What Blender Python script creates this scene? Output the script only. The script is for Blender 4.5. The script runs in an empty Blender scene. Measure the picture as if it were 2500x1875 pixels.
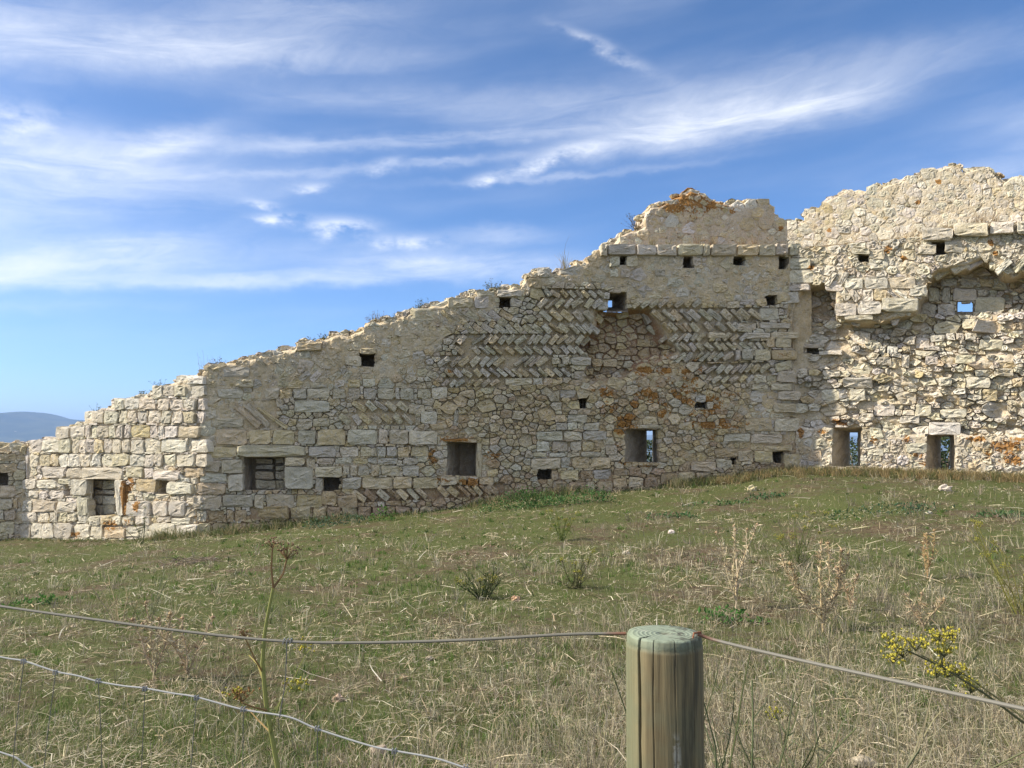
import bpy, math, random
import numpy as np
from mathutils import Vector, Matrix

random.seed(7)
RNG = np.random.default_rng(11)
S = bpy.context.scene
COL = S.collection
R = math.radians

# ------------------------------------------------------------------ camera
EYE = 1.6
PITCH = R(3.63)
F = 2092.0                      # focal length in pixels of a 2500 px wide picture
cam_d = bpy.data.cameras.new('camera')
cam = bpy.data.objects.new('camera', cam_d)
COL.objects.link(cam)
cam.location = (0, 0, EYE)
cam.rotation_euler = (R(90) + PITCH, 0, 0)
cam_d.sensor_width = 36.0
cam_d.lens = 36.0 * F / 2500.0
cam_d.clip_start = 0.05
cam_d.clip_end = 60000
S.camera = cam
S.render.resolution_x = 1024
S.render.resolution_y = 768

# ------------------------------------------------------------------ light
SUN_EL = R(37)
SUN_AZ_FRONT = R(4.2)           # sun stands at the left, a little on the camera side
sun_dir = Vector((-math.cos(SUN_AZ_FRONT) * math.cos(SUN_EL),
                  -math.sin(SUN_AZ_FRONT) * math.cos(SUN_EL), math.sin(SUN_EL)))
sd = bpy.data.lights.new('sun', 'SUN')
sd.energy = 3.35
sd.angle = R(0.55)
sd.color = (1.0, 0.93, 0.80)
sun = bpy.data.objects.new('sun', sd)
COL.objects.link(sun)
sun.location = (-30, -5, 40)
sun.rotation_euler = (-sun_dir).to_track_quat('-Z', 'Y').to_euler()

S.view_settings.view_transform = 'Standard'
S.view_settings.look = 'None'
S.view_settings.exposure = 1.2
S.view_settings.gamma = 1.0

S.render.engine = 'CYCLES'
S.cycles.max_bounces = 5
S.cycles.diffuse_bounces = 4
S.cycles.glossy_bounces = 2
S.cycles.transmission_bounces = 2
S.cycles.transparent_max_bounces = 4
S.cycles.volume_bounces = 0

world = bpy.data.worlds.new('World')
S.world = world
world.use_nodes = True
world.cycles.sampling_method = 'MANUAL'
world.cycles.sample_map_resolution = 256


class NT:
    """small helper to write node trees"""
    def __init__(self, tree):
        self.t = tree
        tree.nodes.clear()

    def n(self, typ, **kw):
        nd = self.t.nodes.new(typ)
        for k, v in kw.items():
            setattr(nd, k, v)
        return nd

    def put(self, sock, v):
        if v is None:
            return
        if isinstance(v, bpy.types.NodeSocket):
            self.t.links.new(v, sock)
        else:
            sock.default_value = v

    def m(self, op, a, b=None, c=None, clamp=False):
        nd = self.n('ShaderNodeMath', operation=op, use_clamp=clamp)
        self.put(nd.inputs[0], a)
        self.put(nd.inputs[1], b)
        self.put(nd.inputs[2], c)
        return nd.outputs[0]

    def vm(self, op, a, b=None):
        nd = self.n('ShaderNodeVectorMath', operation=op)
        self.put(nd.inputs[0], a)
        self.put(nd.inputs[1], b)
        return nd.outputs[0]

    def mix(self, fac, a, b, blend='MIX'):
        nd = self.n('ShaderNodeMix', data_type='RGBA', blend_type=blend)
        self.put(nd.inputs[0], fac)
        self.put(nd.inputs[6], a)
        self.put(nd.inputs[7], b)
        return nd.outputs[2]

    def noise(self, vec, scale, detail=4.0, rough=0.55, dist=0.0):
        nd = self.n('ShaderNodeTexNoise')
        self.put(nd.inputs['Vector'], vec)
        nd.inputs['Scale'].default_value = scale
        nd.inputs['Detail'].default_value = detail
        nd.inputs['Roughness'].default_value = rough
        nd.inputs['Distortion'].default_value = dist
        return nd.outputs[0]

    def ss(self, v, a, b):
        nd = self.n('ShaderNodeMapRange', interpolation_type='SMOOTHSTEP')
        self.put(nd.inputs[0], v)
        nd.inputs[1].default_value = a
        nd.inputs[2].default_value = b
        return nd.outputs[0]

    def lin(self, v, a, b, c, d):
        nd = self.n('ShaderNodeMapRange')
        self.put(nd.inputs[0], v)
        nd.inputs[1].default_value = a
        nd.inputs[2].default_value = b
        nd.inputs[3].default_value = c
        nd.inputs[4].default_value = d
        return nd.outputs[0]


def px_dir(px, py):
    a = (px - 1250.0) / F
    b = (937.5 - py) / F
    return np.array((a, math.cos(PITCH) - b * math.sin(PITCH), math.sin(PITCH) + b * math.cos(PITCH)))


def px_azel(px, py):
    d = px_dir(px, py)
    return math.atan2(d[0], d[1]), math.atan2(d[2], math.hypot(d[0], d[1]))


def build_world():
    T = NT(world.node_tree)
    out = T.n('ShaderNodeOutputWorld')
    bg = T.n('ShaderNodeBackground')
    sky = T.n('ShaderNodeTexSky', sky_type='NISHITA')
    sky.sun_disc = False
    sky.sun_elevation = SUN_EL
    sky.sun_rotation = math.atan2(sun_dir.x, sun_dir.y)
    sky.altitude = 100
    sky.air_density = 0.52
    sky.dust_density = 1.0
    sky.ozone_density = 5.0
    co = T.n('ShaderNodeTexCoord').outputs['Generated']
    sep = T.n('ShaderNodeSeparateXYZ')
    T.put(sep.inputs[0], co)
    x, y, z = sep.outputs
    az = T.m('ARCTAN2', x, y)
    el = T.m('ARCSINE', z)
    # cirrus: streaky noise laid out on azimuth and elevation, the streaks lift a little to the right
    cmb = T.n('ShaderNodeCombineXYZ')
    T.put(cmb.inputs[0], T.m('MULTIPLY', az, 2.2))
    T.put(cmb.inputs[1], T.m('MULTIPLY', T.m('SUBTRACT', el, T.m('MULTIPLY', az, 0.10)), 13.0))
    v1 = cmb.outputs[0]
    warp = T.noise(v1, 1.3, 3.0, 0.5)
    cmb2 = T.n('ShaderNodeCombineXYZ')
    T.put(cmb2.inputs[0], T.m('ADD', T.m('MULTIPLY', az, 4.5), T.m('MULTIPLY', warp, 0.5)))
    T.put(cmb2.inputs[1], T.m('ADD', T.m('MULTIPLY', T.m('SUBTRACT', el, T.m('MULTIPLY', az, 0.08)), 21.0), T.m('MULTIPLY', warp, 2.8)))
    fine = T.noise(cmb2.outputs[0], 1.0, 8.0, 0.68)
    cmb3 = T.n('ShaderNodeCombineXYZ')
    T.put(cmb3.inputs[0], T.m('MULTIPLY', az, 24.0))
    T.put(cmb3.inputs[1], T.m('MULTIPLY', el, 46.0))
    puff = T.noise(cmb3.outputs[0], 1.0, 6.0, 0.62)
    veil = T.m('MULTIPLY', T.ss(warp, 0.40, 0.75), T.lin(fine, 0.3, 0.75, 0.3, 1.0))
    # wobble of the mask coordinates so that no cloud keeps a clean oval
    azw = T.m('ADD', az, T.m('MULTIPLY', T.m('SUBTRACT', warp, 0.5), 0.05))
    elw = T.m('ADD', el, T.m('ADD', T.m('MULTIPLY', T.m('SUBTRACT', warp, 0.5), 0.022),
                             T.m('MULTIPLY', T.m('SUBTRACT', puff, 0.5), 0.022)))
    # (centre px, half length, half thickness, slope, strength, kind)
    clouds = [
        (300, 110, 560, 58, -0.03, 0.72, 0), (700, 140, 330, 30, 0.03, 0.45, 0), (-250, 60, 300, 60, 0.0, 0.5, 0),
        (60, 385, 330, 50, -0.02, 0.9, 0), (10, 290, 120, 40, 0.12, 0.7, 1), (230, 470, 480, 55, -0.03, 0.55, 0),
        (420, 350, 130, 26, -0.28, 0.55, 0),
        (900, 352, 520, 17, -0.03, 0.62, 0), (900, 415, 330, 10, -0.06, 0.5, 0), (930, 402, 40, 11, -0.2, 0.8, 1),
        (1400, 430, 330, 8, -0.08, 0.35, 0), (1190, 432, 45, 10, -0.15, 0.75, 1),
        (200, 650, 330, 40, -0.05, 0.95, 0), (330, 600, 220, 26, -0.12, 0.55, 0), (560, 690, 420, 14, 0.0, 0.45, 0),
        (-200, 560, 280, 60, 0.0, 0.6, 0),
        (640, 496, 38, 11, 0.15, 0.9, 1), (650, 537, 60, 13, -0.05, 0.95, 1), (760, 452, 45, 10, -0.1, 0.55, 1),
        (825, 552, 75, 19, 0.0, 1.25, 1), (990, 590, 85, 17, 0.03, 1.0, 1), (1130, 650, 300, 34, 0.04, 0.75, 0),
        (1210, 575, 130, 18, 0.0, 0.4, 0), (850, 670, 300, 22, -0.06, 0.55, 0),
        (1540, 350, 230, 28, -0.16, 0.72, 0), (1800, 298, 260, 52, -0.16, 0.66, 0), (2040, 245, 150, 28, -0.22, 0.5, 0),
        (1600, 265, 420, 55, -0.10, 0.45, 0), (1330, 395, 110, 15, -0.35, 0.9, 1),
        (1510, 130, 130, 14, 0.52, 0.40, 1), (1430, 80, 60, 14, 0.4, 0.25, 1), (1000, 240, 500, 30, 0.02, 0.25, 0),
        (2200, 140, 420, 40, -0.12, 0.30, 0), (2500, 400, 300, 40, -0.2, 0.32, 0), (2800, 260, 300, 50, -0.1, 0.4, 0),
        (700, 20, 200, 25, 0.1, 0.35, 0), (80, 745, 260, 14, 0.0, 0.22, 0),
    ]
    pc = T.n('ShaderNodeCombineXYZ')
    T.put(pc.inputs[0], azw)
    T.put(pc.inputs[1], elw)
    accs = [None, None]
    for cx, cy, a, b, sl, st, kind in clouds:
        ca, ce = px_azel(cx, cy)
        mp = T.n('ShaderNodeMapping', vector_type='TEXTURE')
        T.put(mp.inputs[0], pc.outputs[0])
        mp.inputs[1].default_value = (ca, ce, 0)
        e0, e1 = px_azel(cx - a * .6, cy - sl * a * .6), px_azel(cx + a * .6, cy + sl * a * .6)
        mp.inputs[2].default_value = (0, 0, math.atan2(e1[1] - e0[1], e1[0] - e0[0]))
        mp.inputs[3].default_value = (a / F, b / F, 1)
        dt = T.n('ShaderNodeVectorMath', operation='DOT_PRODUCT')
        T.put(dt.inputs[0], mp.outputs[0])
        T.put(dt.inputs[1], mp.outputs[0])
        g = T.m('POWER', 0.3679, dt.outputs['Value'])
        accs[kind] = T.m('MULTIPLY', g, st) if accs[kind] is None else T.m('MULTIPLY_ADD', g, st, accs[kind])
    acc = T.m('ADD', T.m('MULTIPLY', accs[0], T.lin(fine, 0.30, 0.72, 0.25, 1.15)),
              T.m('MULTIPLY', accs[1], T.lin(puff, 0.36, 0.68, 0.0, 1.25)))
    cov = T.m('ADD', T.m('MULTIPLY', acc, 0.66), T.m('MULTIPLY', veil, 0.13))
    # broken white cloud added outside the view to lift fill on the shaded wall
    rest = T.m('MAXIMUM', T.ss(T.m('ABSOLUTE', az), 0.62, 0.95), T.ss(el, 0.46, 0.70))
    stv = T.n('ShaderNodeMapping')
    T.put(stv.inputs[0], co)
    stv.inputs[3].default_value = (1.6, 2.6, 4.0)
    fill_cloud = T.ss(T.noise(stv.outputs[0], 1.5, 4.0, 0.6), 0.36, 0.60)
    cov = T.m('ADD', cov, T.m('MULTIPLY', T.m('MULTIPLY', rest, fill_cloud), 0.85))
    cov = T.m('MULTIPLY', cov, T.ss(el, 0.02, 0.14))
    cov = T.m('MINIMUM', cov, 0.92)
    cloud_col = T.n('ShaderNodeRGB')
    cloud_col.outputs[0].default_value = (5.3, 5.4, 5.6, 1)
    hs = T.n('ShaderNodeHueSaturation')
    hs.inputs['Saturation'].default_value = 1.08
    hs.inputs['Hue'].default_value = 0.497
    T.put(hs.inputs['Color'], sky.outputs[0])
    colr = T.mix(cov, hs.outputs[0], cloud_col.outputs[0])
    T.put(bg.inputs[0], colr)
    bg.inputs[1].default_value = 0.105
    T.put(out.inputs[0], bg.outputs[0])


build_world()

# ------------------------------------------------------------------ helpers
def tag(o, label=None, cat=None, group=None, kind=None):
    if label: o['label'] = label
    if cat: o['category'] = cat
    if group: o['group'] = group
    if kind: o['kind'] = kind
    return o


def empty(name, loc=(0, 0, 0)):
    o = bpy.data.objects.new(name, None)
    o.empty_display_size = 0.2
    COL.objects.link(o)
    o.location = loc
    return o


def mesh_np(name, V, faces, mat, parent=None, col=None, lich=None, smooth=False):
    """V: n x 3 world positions; faces: int array n x 3 / n x 4 or list of arrays; col: n x 3 per-vertex colour"""
    me = bpy.data.meshes.new(name)
    V = np.asarray(V, dtype=np.float64)
    off = Vector((0, 0, 0))
    if parent is not None:
        p = parent
        while p is not None:
            off = off + p.location
            p = p.parent
    V = V - np.array(off)
    if not isinstance(faces, (list, tuple)):
        faces = [faces]
    faces = [np.asarray(f, dtype=np.int32) for f in faces if len(f)]
    nl = sum(f.size for f in faces)
    nf = sum(len(f) for f in faces)
    me.vertices.add(len(V))
    me.vertices.foreach_set('co', V.astype(np.float32).ravel())
    me.loops.add(nl)
    me.loops.foreach_set('vertex_index', np.concatenate([f.ravel() for f in faces]))
    me.polygons.add(nf)
    tot = np.concatenate([np.full(len(f), f.shape[1], dtype=np.int32) for f in faces])
    st = np.concatenate(([0], np.cumsum(tot)[:-1])).astype(np.int32)
    me.polygons.foreach_set('loop_start', st)
    me.polygons.foreach_set('loop_total', tot)
    me.polygons.foreach_set('use_smooth', np.full(nf, smooth, dtype=bool))
    me.update(calc_edges=True)
    if col is not None:
        a = me.attributes.new('Col', 'FLOAT_COLOR', 'POINT')
        c4 = np.ones((len(V), 4), dtype=np.float32)
        c4[:, :3] = col
        a.data.foreach_set('color', c4.ravel())
    if lich is not None:
        a = me.attributes.new('lich', 'FLOAT', 'POINT')
        a.data.foreach_set('value', np.asarray(lich, dtype=np.float32))
    if mat is not None:
        me.materials.append(mat)
    o = bpy.data.objects.new(name, me)
    COL.objects.link(o)
    if parent is not None:
        o.parent = parent
    return o


def hash2(ix, iy, seed):
    h = (ix.astype(np.int64) * 374761393 + iy.astype(np.int64) * 668265263 + seed * 1442695041) & 0xffffffff
    h = ((h ^ (h >> 13)) * 1274126177) & 0xffffffff
    h = h ^ (h >> 16)
    return (h & 0xffffff) / float(0xffffff)


def vnoise(x, y, seed=0):
    x = np.asarray(x, dtype=np.float64)
    y = np.asarray(y, dtype=np.float64)
    ix = np.floor(x); iy = np.floor(y)
    fx = x - ix; fy = y - iy
    fx = fx * fx * (3 - 2 * fx); fy = fy * fy * (3 - 2 * fy)
    a = hash2(ix, iy, seed); b = hash2(ix + 1, iy, seed)
    c = hash2(ix, iy + 1, seed); d = hash2(ix + 1, iy + 1, seed)
    return (a * (1 - fx) + b * fx) * (1 - fy) + (c * (1 - fx) + d * fx) * fy


def fbm(x, y, seed=0, oct=4, gain=0.5):
    s = 0; a = 1.0; t = 0
    for k in range(oct):
        s = s + a * vnoise(x * 2 ** k, y * 2 ** k, seed + 17 * k)
        t += a; a *= gain
    return s / t


def sstep(x, a, b):
    t = np.clip((x - a) / (b - a), 0, 1)
    return t * t * (3 - 2 * t)


def project(P):
    P = np.asarray(P, dtype=np.float64)
    x = P[..., 0]; y = P[..., 1]; z = P[..., 2] - EYE
    d = y * math.cos(PITCH) + z * math.sin(PITCH)
    v = -y * math.sin(PITCH) + z * math.cos(PITCH)
    return 1250 + F * x / d, 937.5 - F * v / d


def rays(px, py):
    a = (np.asarray(px, dtype=np.float64) - 1250.0) / F
    b = (937.5 - np.asarray(py, dtype=np.float64)) / F
    a, b = np.broadcast_arrays(a, b)
    return np.stack((a, math.cos(PITCH) - b * math.sin(PITCH), math.sin(PITCH) + b * math.cos(PITCH)), -1)


def at_depth(px, py, Y):
    d = rays(px, py)
    return np.array((0, 0, EYE)) + d * (np.asarray(Y) / d[..., 1])[..., None]


# ------------------------------------------------------------------ materials
def attr(T, name, out):
    a = T.n('ShaderNodeAttribute', attribute_name=name)
    return a.outputs[out]


def principled(T, rough=0.9, spec=0.15):
    p = T.n('ShaderNodeBsdfPrincipled')
    p.inputs['Roughness'].default_value = rough
    p.inputs['Specular IOR Level'].default_value = spec
    o = T.n('ShaderNodeOutputMaterial')
    T.put(o.inputs[0], p.outputs[0])
    return p, o


def mat_stone(name, mortar=False):
    m = bpy.data.materials.new(name)
    m.use_nodes = True
    T = NT(m.node_tree)
    p, o = principled(T, 0.92, 0.1)
    pos = T.n('ShaderNodeNewGeometry').outputs['Position']
    c = attr(T, 'Col', 'Color')
    n1 = T.noise(pos, 6.0, 4.0, 0.6)
    n2 = T.noise(pos, 38.0, 4.0, 0.7)
    v = T.m('MULTIPLY', T.lin(n1, 0.25, 0.75, 0.80, 1.18), T.lin(n2, 0.25, 0.75, 0.74, 1.24))
    hsv = T.n('ShaderNodeHueSaturation')
    T.put(hsv.inputs['Color'], c)
    T.put(hsv.inputs['Value'], v)
    n4 = T.noise(pos, 12.0, 4.0, 0.65, 0.4)
    T.put(hsv.inputs['Saturation'], T.lin(n4, 0.3, 0.7, 1.25, 0.75))
    base = hsv.outputs[0]
    # grey weathering crust and pale scars
    crust = T.ss(n4, 0.56, 0.70)
    base = T.mix(T.m('MULTIPLY', crust, 0.40 if not mortar else 0.22), base, (0.24, 0.225, 0.20, 1))
    pale = T.ss(n4, 0.42, 0.32)
    base = T.mix(T.m('MULTIPLY', pale, 0.45), base, (0.62, 0.56, 0.45, 1))
    pits = T.ss(n2, 0.36, 0.28)
    base = T.mix(T.m('MULTIPLY', pits, 0.5), base, (0.08, 0.065, 0.05, 1))
    # crustose lichen in its own patches
    li = attr(T, 'lich', 'Fac')
    ln = T.noise(pos, 20.0, 4.0, 0.66)
    lf = T.ss(T.m('SUBTRACT', T.m('MULTIPLY', li, 0.62), T.m('SUBTRACT', 0.92, ln)), 0.02, 0.055)
    lcol = T.mix(T.ss(n2, 0.35, 0.65), (0.20, 0.095, 0.025, 1), (0.41, 0.195, 0.045, 1))
    base = T.mix(T.m('MULTIPLY', lf, 0.92), base, lcol)
    T.put(p.inputs['Base Color'], base)
    b1 = T.n('ShaderNodeBump')
    b1.inputs['Strength'].default_value = 0.8
    b1.inputs['Distance'].default_value = 0.026
    T.put(b1.inputs['Height'], T.noise(pos, 30.0, 6.0, 0.74))
    T.put(p.inputs['Normal'], b1.outputs[0])
    return m


def mat_leaf(name, trans=0.3, rough=0.75):
    """uses the per-vertex colour of the blades or leaves"""
    m = bpy.data.materials.new(name)
    m.use_nodes = True
    T = NT(m.node_tree)
    o = T.n('ShaderNodeOutputMaterial')
    p = T.n('ShaderNodeBsdfPrincipled')
    p.inputs['Roughness'].default_value = rough
    p.inputs['Specular IOR Level'].default_value = 0.2
    c = attr(T, 'Col', 'Color')
    T.put(p.inputs['Base Color'], c)
    tr = T.n('ShaderNodeBsdfTranslucent')
    T.put(tr.inputs[0], c)
    mx = T.n('ShaderNodeMixShader')
    mx.inputs[0].default_value = trans
    T.put(mx.inputs[1], p.outputs[0])
    T.put(mx.inputs[2], tr.outputs[0])
    T.put(o.inputs[0], mx.outputs[0])
    return m


def mat_flat(name, colour, rough=0.8, scale=20.0, var=0.3, metal=0.0, bump=0.0, spec=0.2):
    m = bpy.data.materials.new(name)
    m.use_nodes = True
    T = NT(m.node_tree)
    p, o = principled(T, rough, spec)
    p.inputs['Metallic'].default_value = metal
    pos = T.n('ShaderNodeNewGeometry').outputs['Position']
    n = T.noise(pos, scale, 5.0, 0.6)
    hsv = T.n('ShaderNodeHueSaturation')
    hsv.inputs['Color'].default_value = (*colour, 1)
    T.put(hsv.inputs['Value'], T.lin(n, 0.25, 0.75, 1 - var, 1 + var))
    T.put(p.inputs['Base Color'], hsv.outputs[0])
    if bump:
        b = T.n('ShaderNodeBump')
        b.inputs['Strength'].default_value = 0.7
        b.inputs['Distance'].default_value = bump
        T.put(b.inputs['Height'], n)
        T.put(p.inputs['Normal'], b.outputs[0])
    return m


M_STONE = mat_stone('limestone')
M_MORTAR = mat_stone('lime_mortar', True)
M_LEAF = mat_leaf('foliage')
M_DRY = mat_leaf('dry_stalks', 0.2)


def mat_ground():
    m = bpy.data.materials.new('soil_and_turf')
    m.use_nodes = True
    T = NT(m.node_tree)
    p, o = principled(T, 0.95, 0.05)
    pos = T.n('ShaderNodeNewGeometry').outputs['Position']
    n1 = T.noise(pos, 0.8, 5.0, 0.6)
    n2 = T.noise(pos, 14.0, 6.0, 0.7)
    n3 = T.noise(pos, 60.0, 4.0, 0.7)
    soil = T.mix(T.ss(n2, 0.3, 0.7), (0.060, 0.042, 0.027, 1), (0.15, 0.11, 0.07, 1))
    thatch = T.mix(T.ss(n3, 0.35, 0.65), (0.055, 0.050, 0.028, 1), (0.17, 0.14, 0.09, 1))
    base = T.mix(T.ss(T.noise(pos, 3.5, 5.0, 0.65), 0.40, 0.60), soil, thatch)
    green = T.mix(n3, (0.040, 0.056, 0.016, 1), (0.11, 0.13, 0.042, 1))
    base = T.mix(T.m('MULTIPLY', T.ss(T.m('ADD', n1, T.m('MULTIPLY', T.m('SUBTRACT', n2, 0.5), 0.6)), 0.32, 0.56), 0.8), base, green)
    # scrub far beyond the wall
    sep = T.n('ShaderNodeSeparateXYZ')
    T.put(sep.inputs[0], pos)
    far = T.ss(sep.outputs[1], 40.0, 120.0)
    scrub = T.mix(T.ss(T.noise(pos, 0.01, 6.0, 0.7), 0.4, 0.6), (0.035, 0.05, 0.022, 1), (0.10, 0.10, 0.055, 1))
    base = T.mix(far, base, scrub)
    T.put(p.inputs['Base Color'], base)
    b = T.n('ShaderNodeBump')
    b.inputs['Strength'].default_value = 0.8
    b.inputs['Distance'].default_value = 0.03
    T.put(b.inputs['Height'], T.m('ADD', n2, T.m('MULTIPLY', n3, 0.5)))
    T.put(p.inputs['Normal'], b.outputs[0])
    return m

# ------------------------------------------------------------------ plan of the wall (x to the right, y away from the camera)
class Facet:
    def __init__(s, a, b, shift=0.0):
        a = np.array(a, float); b = np.array(b, float)
        d = (b - a) / np.linalg.norm(b - a)
        n = np.array((d[1], -d[0]))
        s.d = d; s.n = n
        s.a = a - n * shift
        s.L = np.linalg.norm(b - a)
        s.N3 = np.array((n[0], n[1], 0.0))

    def hit(s, px, py, shift=0.0):
        """pixel -> point of the (shifted) plane"""
        r = rays(px, py)
        q = s.a - s.n * shift
        t = (q[0] * s.n[0] + q[1] * s.n[1]) / (r[..., 0] * s.n[0] + r[..., 1] * s.n[1])
        return np.array((0, 0, EYE)) + r * t[..., None]

    def uz(s, u, z):
        u, z = np.broadcast_arrays(u, z)
        return np.stack((s.a[0] + s.d[0] * u, s.a[1] + s.d[1] * u, z), -1)

    def u_of(s, P):
        return (P[..., 0] - s.a[0]) * s.d[0] + (P[..., 1] - s.a[1]) * s.d[1]


PA = np.array((-5.91, 16.06)); PB = np.array((5.775, 17.5))
dm = (PB - PA) / np.linalg.norm(PB - PA)
dl = np.array((math.cos(R(27)), -math.sin(R(27))))
PD = PA - dl * 4.98
PE = PB + dl * 5.6
PZ = PD - dm * 4.0
FL0 = Facet(PZ, PD + dm * 0.35)
FL1 = Facet(PD, PA)
FM = Facet(PA, PB + dm * 0.45)
FR = Facet(PB - dl * 0.45, PE)
FMP = Facet(PA, PB + dm * 0.7, 0.42)
FRP = Facet(PB - dl * 0.6, PE, 0.36)
FAC = [FL0, FL1, FM, FR, FMP, FRP]

TOP_L = np.array([(-200, 1090), (0, 1084), (19, 1079), (44, 1083), (54, 1084), (70, 1079), (95, 1075), (133, 1068), (136, 1043), (177, 1041),
                  (193, 1021), (221, 1008), (240, 995), (269, 980), (339, 967), (342, 961), (369, 957), (371, 942), (402, 937),
                  (408, 926), (452, 916), (456, 910), (490, 904), (494, 894), (538, 886), (585, 872), (652, 856), (718, 844),
                  (725, 833), (782, 830), (816, 813), (848, 811), (885, 800), (890, 786), (960, 772), (1000, 754), (1045, 744),
                  (1087, 733), (1132, 718), (1163, 705), (1208, 707), (1236, 702), (1256, 688), (1270, 698), (1289, 667),
                  (1305, 652), (1346, 650), (1352, 663), (1401, 652), (1408, 631), (1427, 634), (1462, 607), (1470, 600), (2000, 606)], float)
TOP_MP = np.array([(1380, 660), (1470, 603), (1481, 594), (1508, 583), (1519, 564), (1552, 558), (1576, 547), (1578, 520), (1590, 499), (1633, 488),
                   (1652, 485), (1653, 474), (1671, 469), (1690, 458), (1709, 463), (1725, 467), (1736, 482), (1777, 488), (1834, 485),
                   (1880, 485), (1882, 499), (1891, 504), (1893, 518), (1907, 520), (1912, 537), (2000, 545)], float)
TOP_R = np.array([(1900, 606), (1955, 604), (2000, 601), (2100, 592), (2240, 577), (2245, 560), (2330, 553), (2410, 546), (2480, 543), (2700, 530)], float)
TOP_RP = np.array([(1880, 540), (1911, 538), (1962, 537), (1964, 508), (1998, 508), (2006, 492), (2017, 480), (2063, 459), (2109, 462), (2117, 454),
                   (2150, 442), (2154, 449), (2187, 434), (2247, 424), (2250, 411), (2280, 408), (2307, 400), (2345, 398), (2348, 408),
                   (2415, 404), (2440, 427), (2453, 440), (2470, 428), (2500, 424), (2700, 415)], float)
BASE = np.array([(-200, 1323), (0, 1321), (95, 1316), (285, 1318), (411, 1315), (475, 1309), (601, 1299), (700, 1287), (848, 1267), (1038, 1251),
                 (1226, 1227), (1400, 1204), (1503, 1200), (1671, 1186), (1788, 1176), (1861, 1160), (1950, 1156), (2100, 1158), (2500, 1172), (2700, 1178)], float)
TOPS = [TOP_L, TOP_L, TOP_L, TOP_R, TOP_MP, TOP_RP]


def lineat(tab, px):
    return np.interp(px, tab[:, 0], tab[:, 1])


# ------------------------------------------------------------------ ground heights
_gx, _gz = [], []
for bx, by in BASE:
    f = FL0 if bx < 45 else FL1 if bx < 478 else FM if bx < 1945 else FR
    P = f.hit(bx, by)
    _gx.append(P[0]); _gz.append(P[2])
_o = np.argsort(_gx)
_gx = np.array(_gx)[_o]; _gz = np.array(_gz)[_o]
_wx = np.array([-60, PZ[0], PD[0], PA[0], PB[0], PE[0], 60])
_wy = np.array([14, PZ[1], PD[1], PA[1], PB[1], PE[1], 10.0])


def ground_z(X, Y, rough=True):
    X = np.asarray(X, float); Y = np.asarray(Y, float)
    wy = np.interp(X, _wx, _wy)
    zw = np.interp(X, _gx, _gz)
    t = np.clip((Y - 3.0) / (wy - 3.0), 0, 1)
    z = zw * (0.55 * t + 0.45 * t * t * (3 - 2 * t))
    b = np.clip(Y - wy - 1.0, 0, None)
    z = z - 0.09 * np.minimum(b, 500) - 0.004 * np.clip(b - 500, 0, 6000)
    back = np.clip(-Y - 5, 0, None)
    z = z - 0.05 * np.minimum(back, 600) - 0.03 * np.clip(np.abs(X) - 25, 0, 600)
    if rough:
        d = np.hypot(X, Y)
        amp = np.where(d < 40, 1.0, 0.0) * (1 - sstep(d, 25, 40))
        z = z + amp * (0.10 * (fbm(X * 0.45, Y * 0.45, 3, 3) - 0.5) + 0.05 * (fbm(X * 2.2, Y * 2.2, 5, 3) - 0.5)) * np.clip(1 - 0.6 * t, 0.3, 1)
        z = z + sstep(d, 300, 1500) * 25 * (fbm(X / 900, Y / 900, 9, 4) - 0.5)
    return z


def ground_hit(px, py):
    """where the view ray of a pixel meets the meadow"""
    r = rays(px, py)
    Y = 4.0
    for _ in range(60):
        P = np.array((0, 0, EYE)) + r * (Y / r[1])
        Y = Y + np.clip((P[2] - ground_z(P[0], P[1])) * 2.0, -0.6, 0.6)
        Y = min(max(Y, 1.0), 22)
    P = np.array((0, 0, EYE)) + r * (Y / r[1])
    P[2] = ground_z(P[0], P[1])
    return P


def build_ground():
    rad = [0.3]
    while rad[-1] < 40: rad.append(rad[-1] * 1.018)
    while rad[-1] < 10500: rad.append(rad[-1] * 1.07)
    rad = np.array(rad)
    azs = np.concatenate((np.linspace(-R(42), R(42), 250), np.linspace(R(42), R(318), 90)[1:-1]))
    A, RR = np.meshgrid(azs, rad)
    X = RR * np.sin(A); Y = RR * np.cos(A)
    Z = ground_z(X, Y)
    V = np.stack((X, Y, Z), -1).reshape(-1, 3)
    na = len(azs); nr = len(rad)
    i = np.arange(nr - 1)[:, None] * na; j = np.arange(na)[None, :]; j2 = (j + 1) % na
    Fc = np.stack((i + j, i + j2, i + na + j2, i + na + j), -1).reshape(-1, 4)[:, ::-1]
    cap = len(V)
    V = np.vstack((V, (0, 0, float(ground_z(0, 0)))))
    tri = np.stack((np.full(na, cap), np.arange(na), (np.arange(na) + 1) % na), -1)[:, ::-1]
    o = mesh_np('ground', V, [Fc, tri], mat_ground(), smooth=True)
    o['kind'] = 'structure'
    o['label'] = 'rough meadow of soil and patchy turf sloping up to the ruin'


build_ground()


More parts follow.
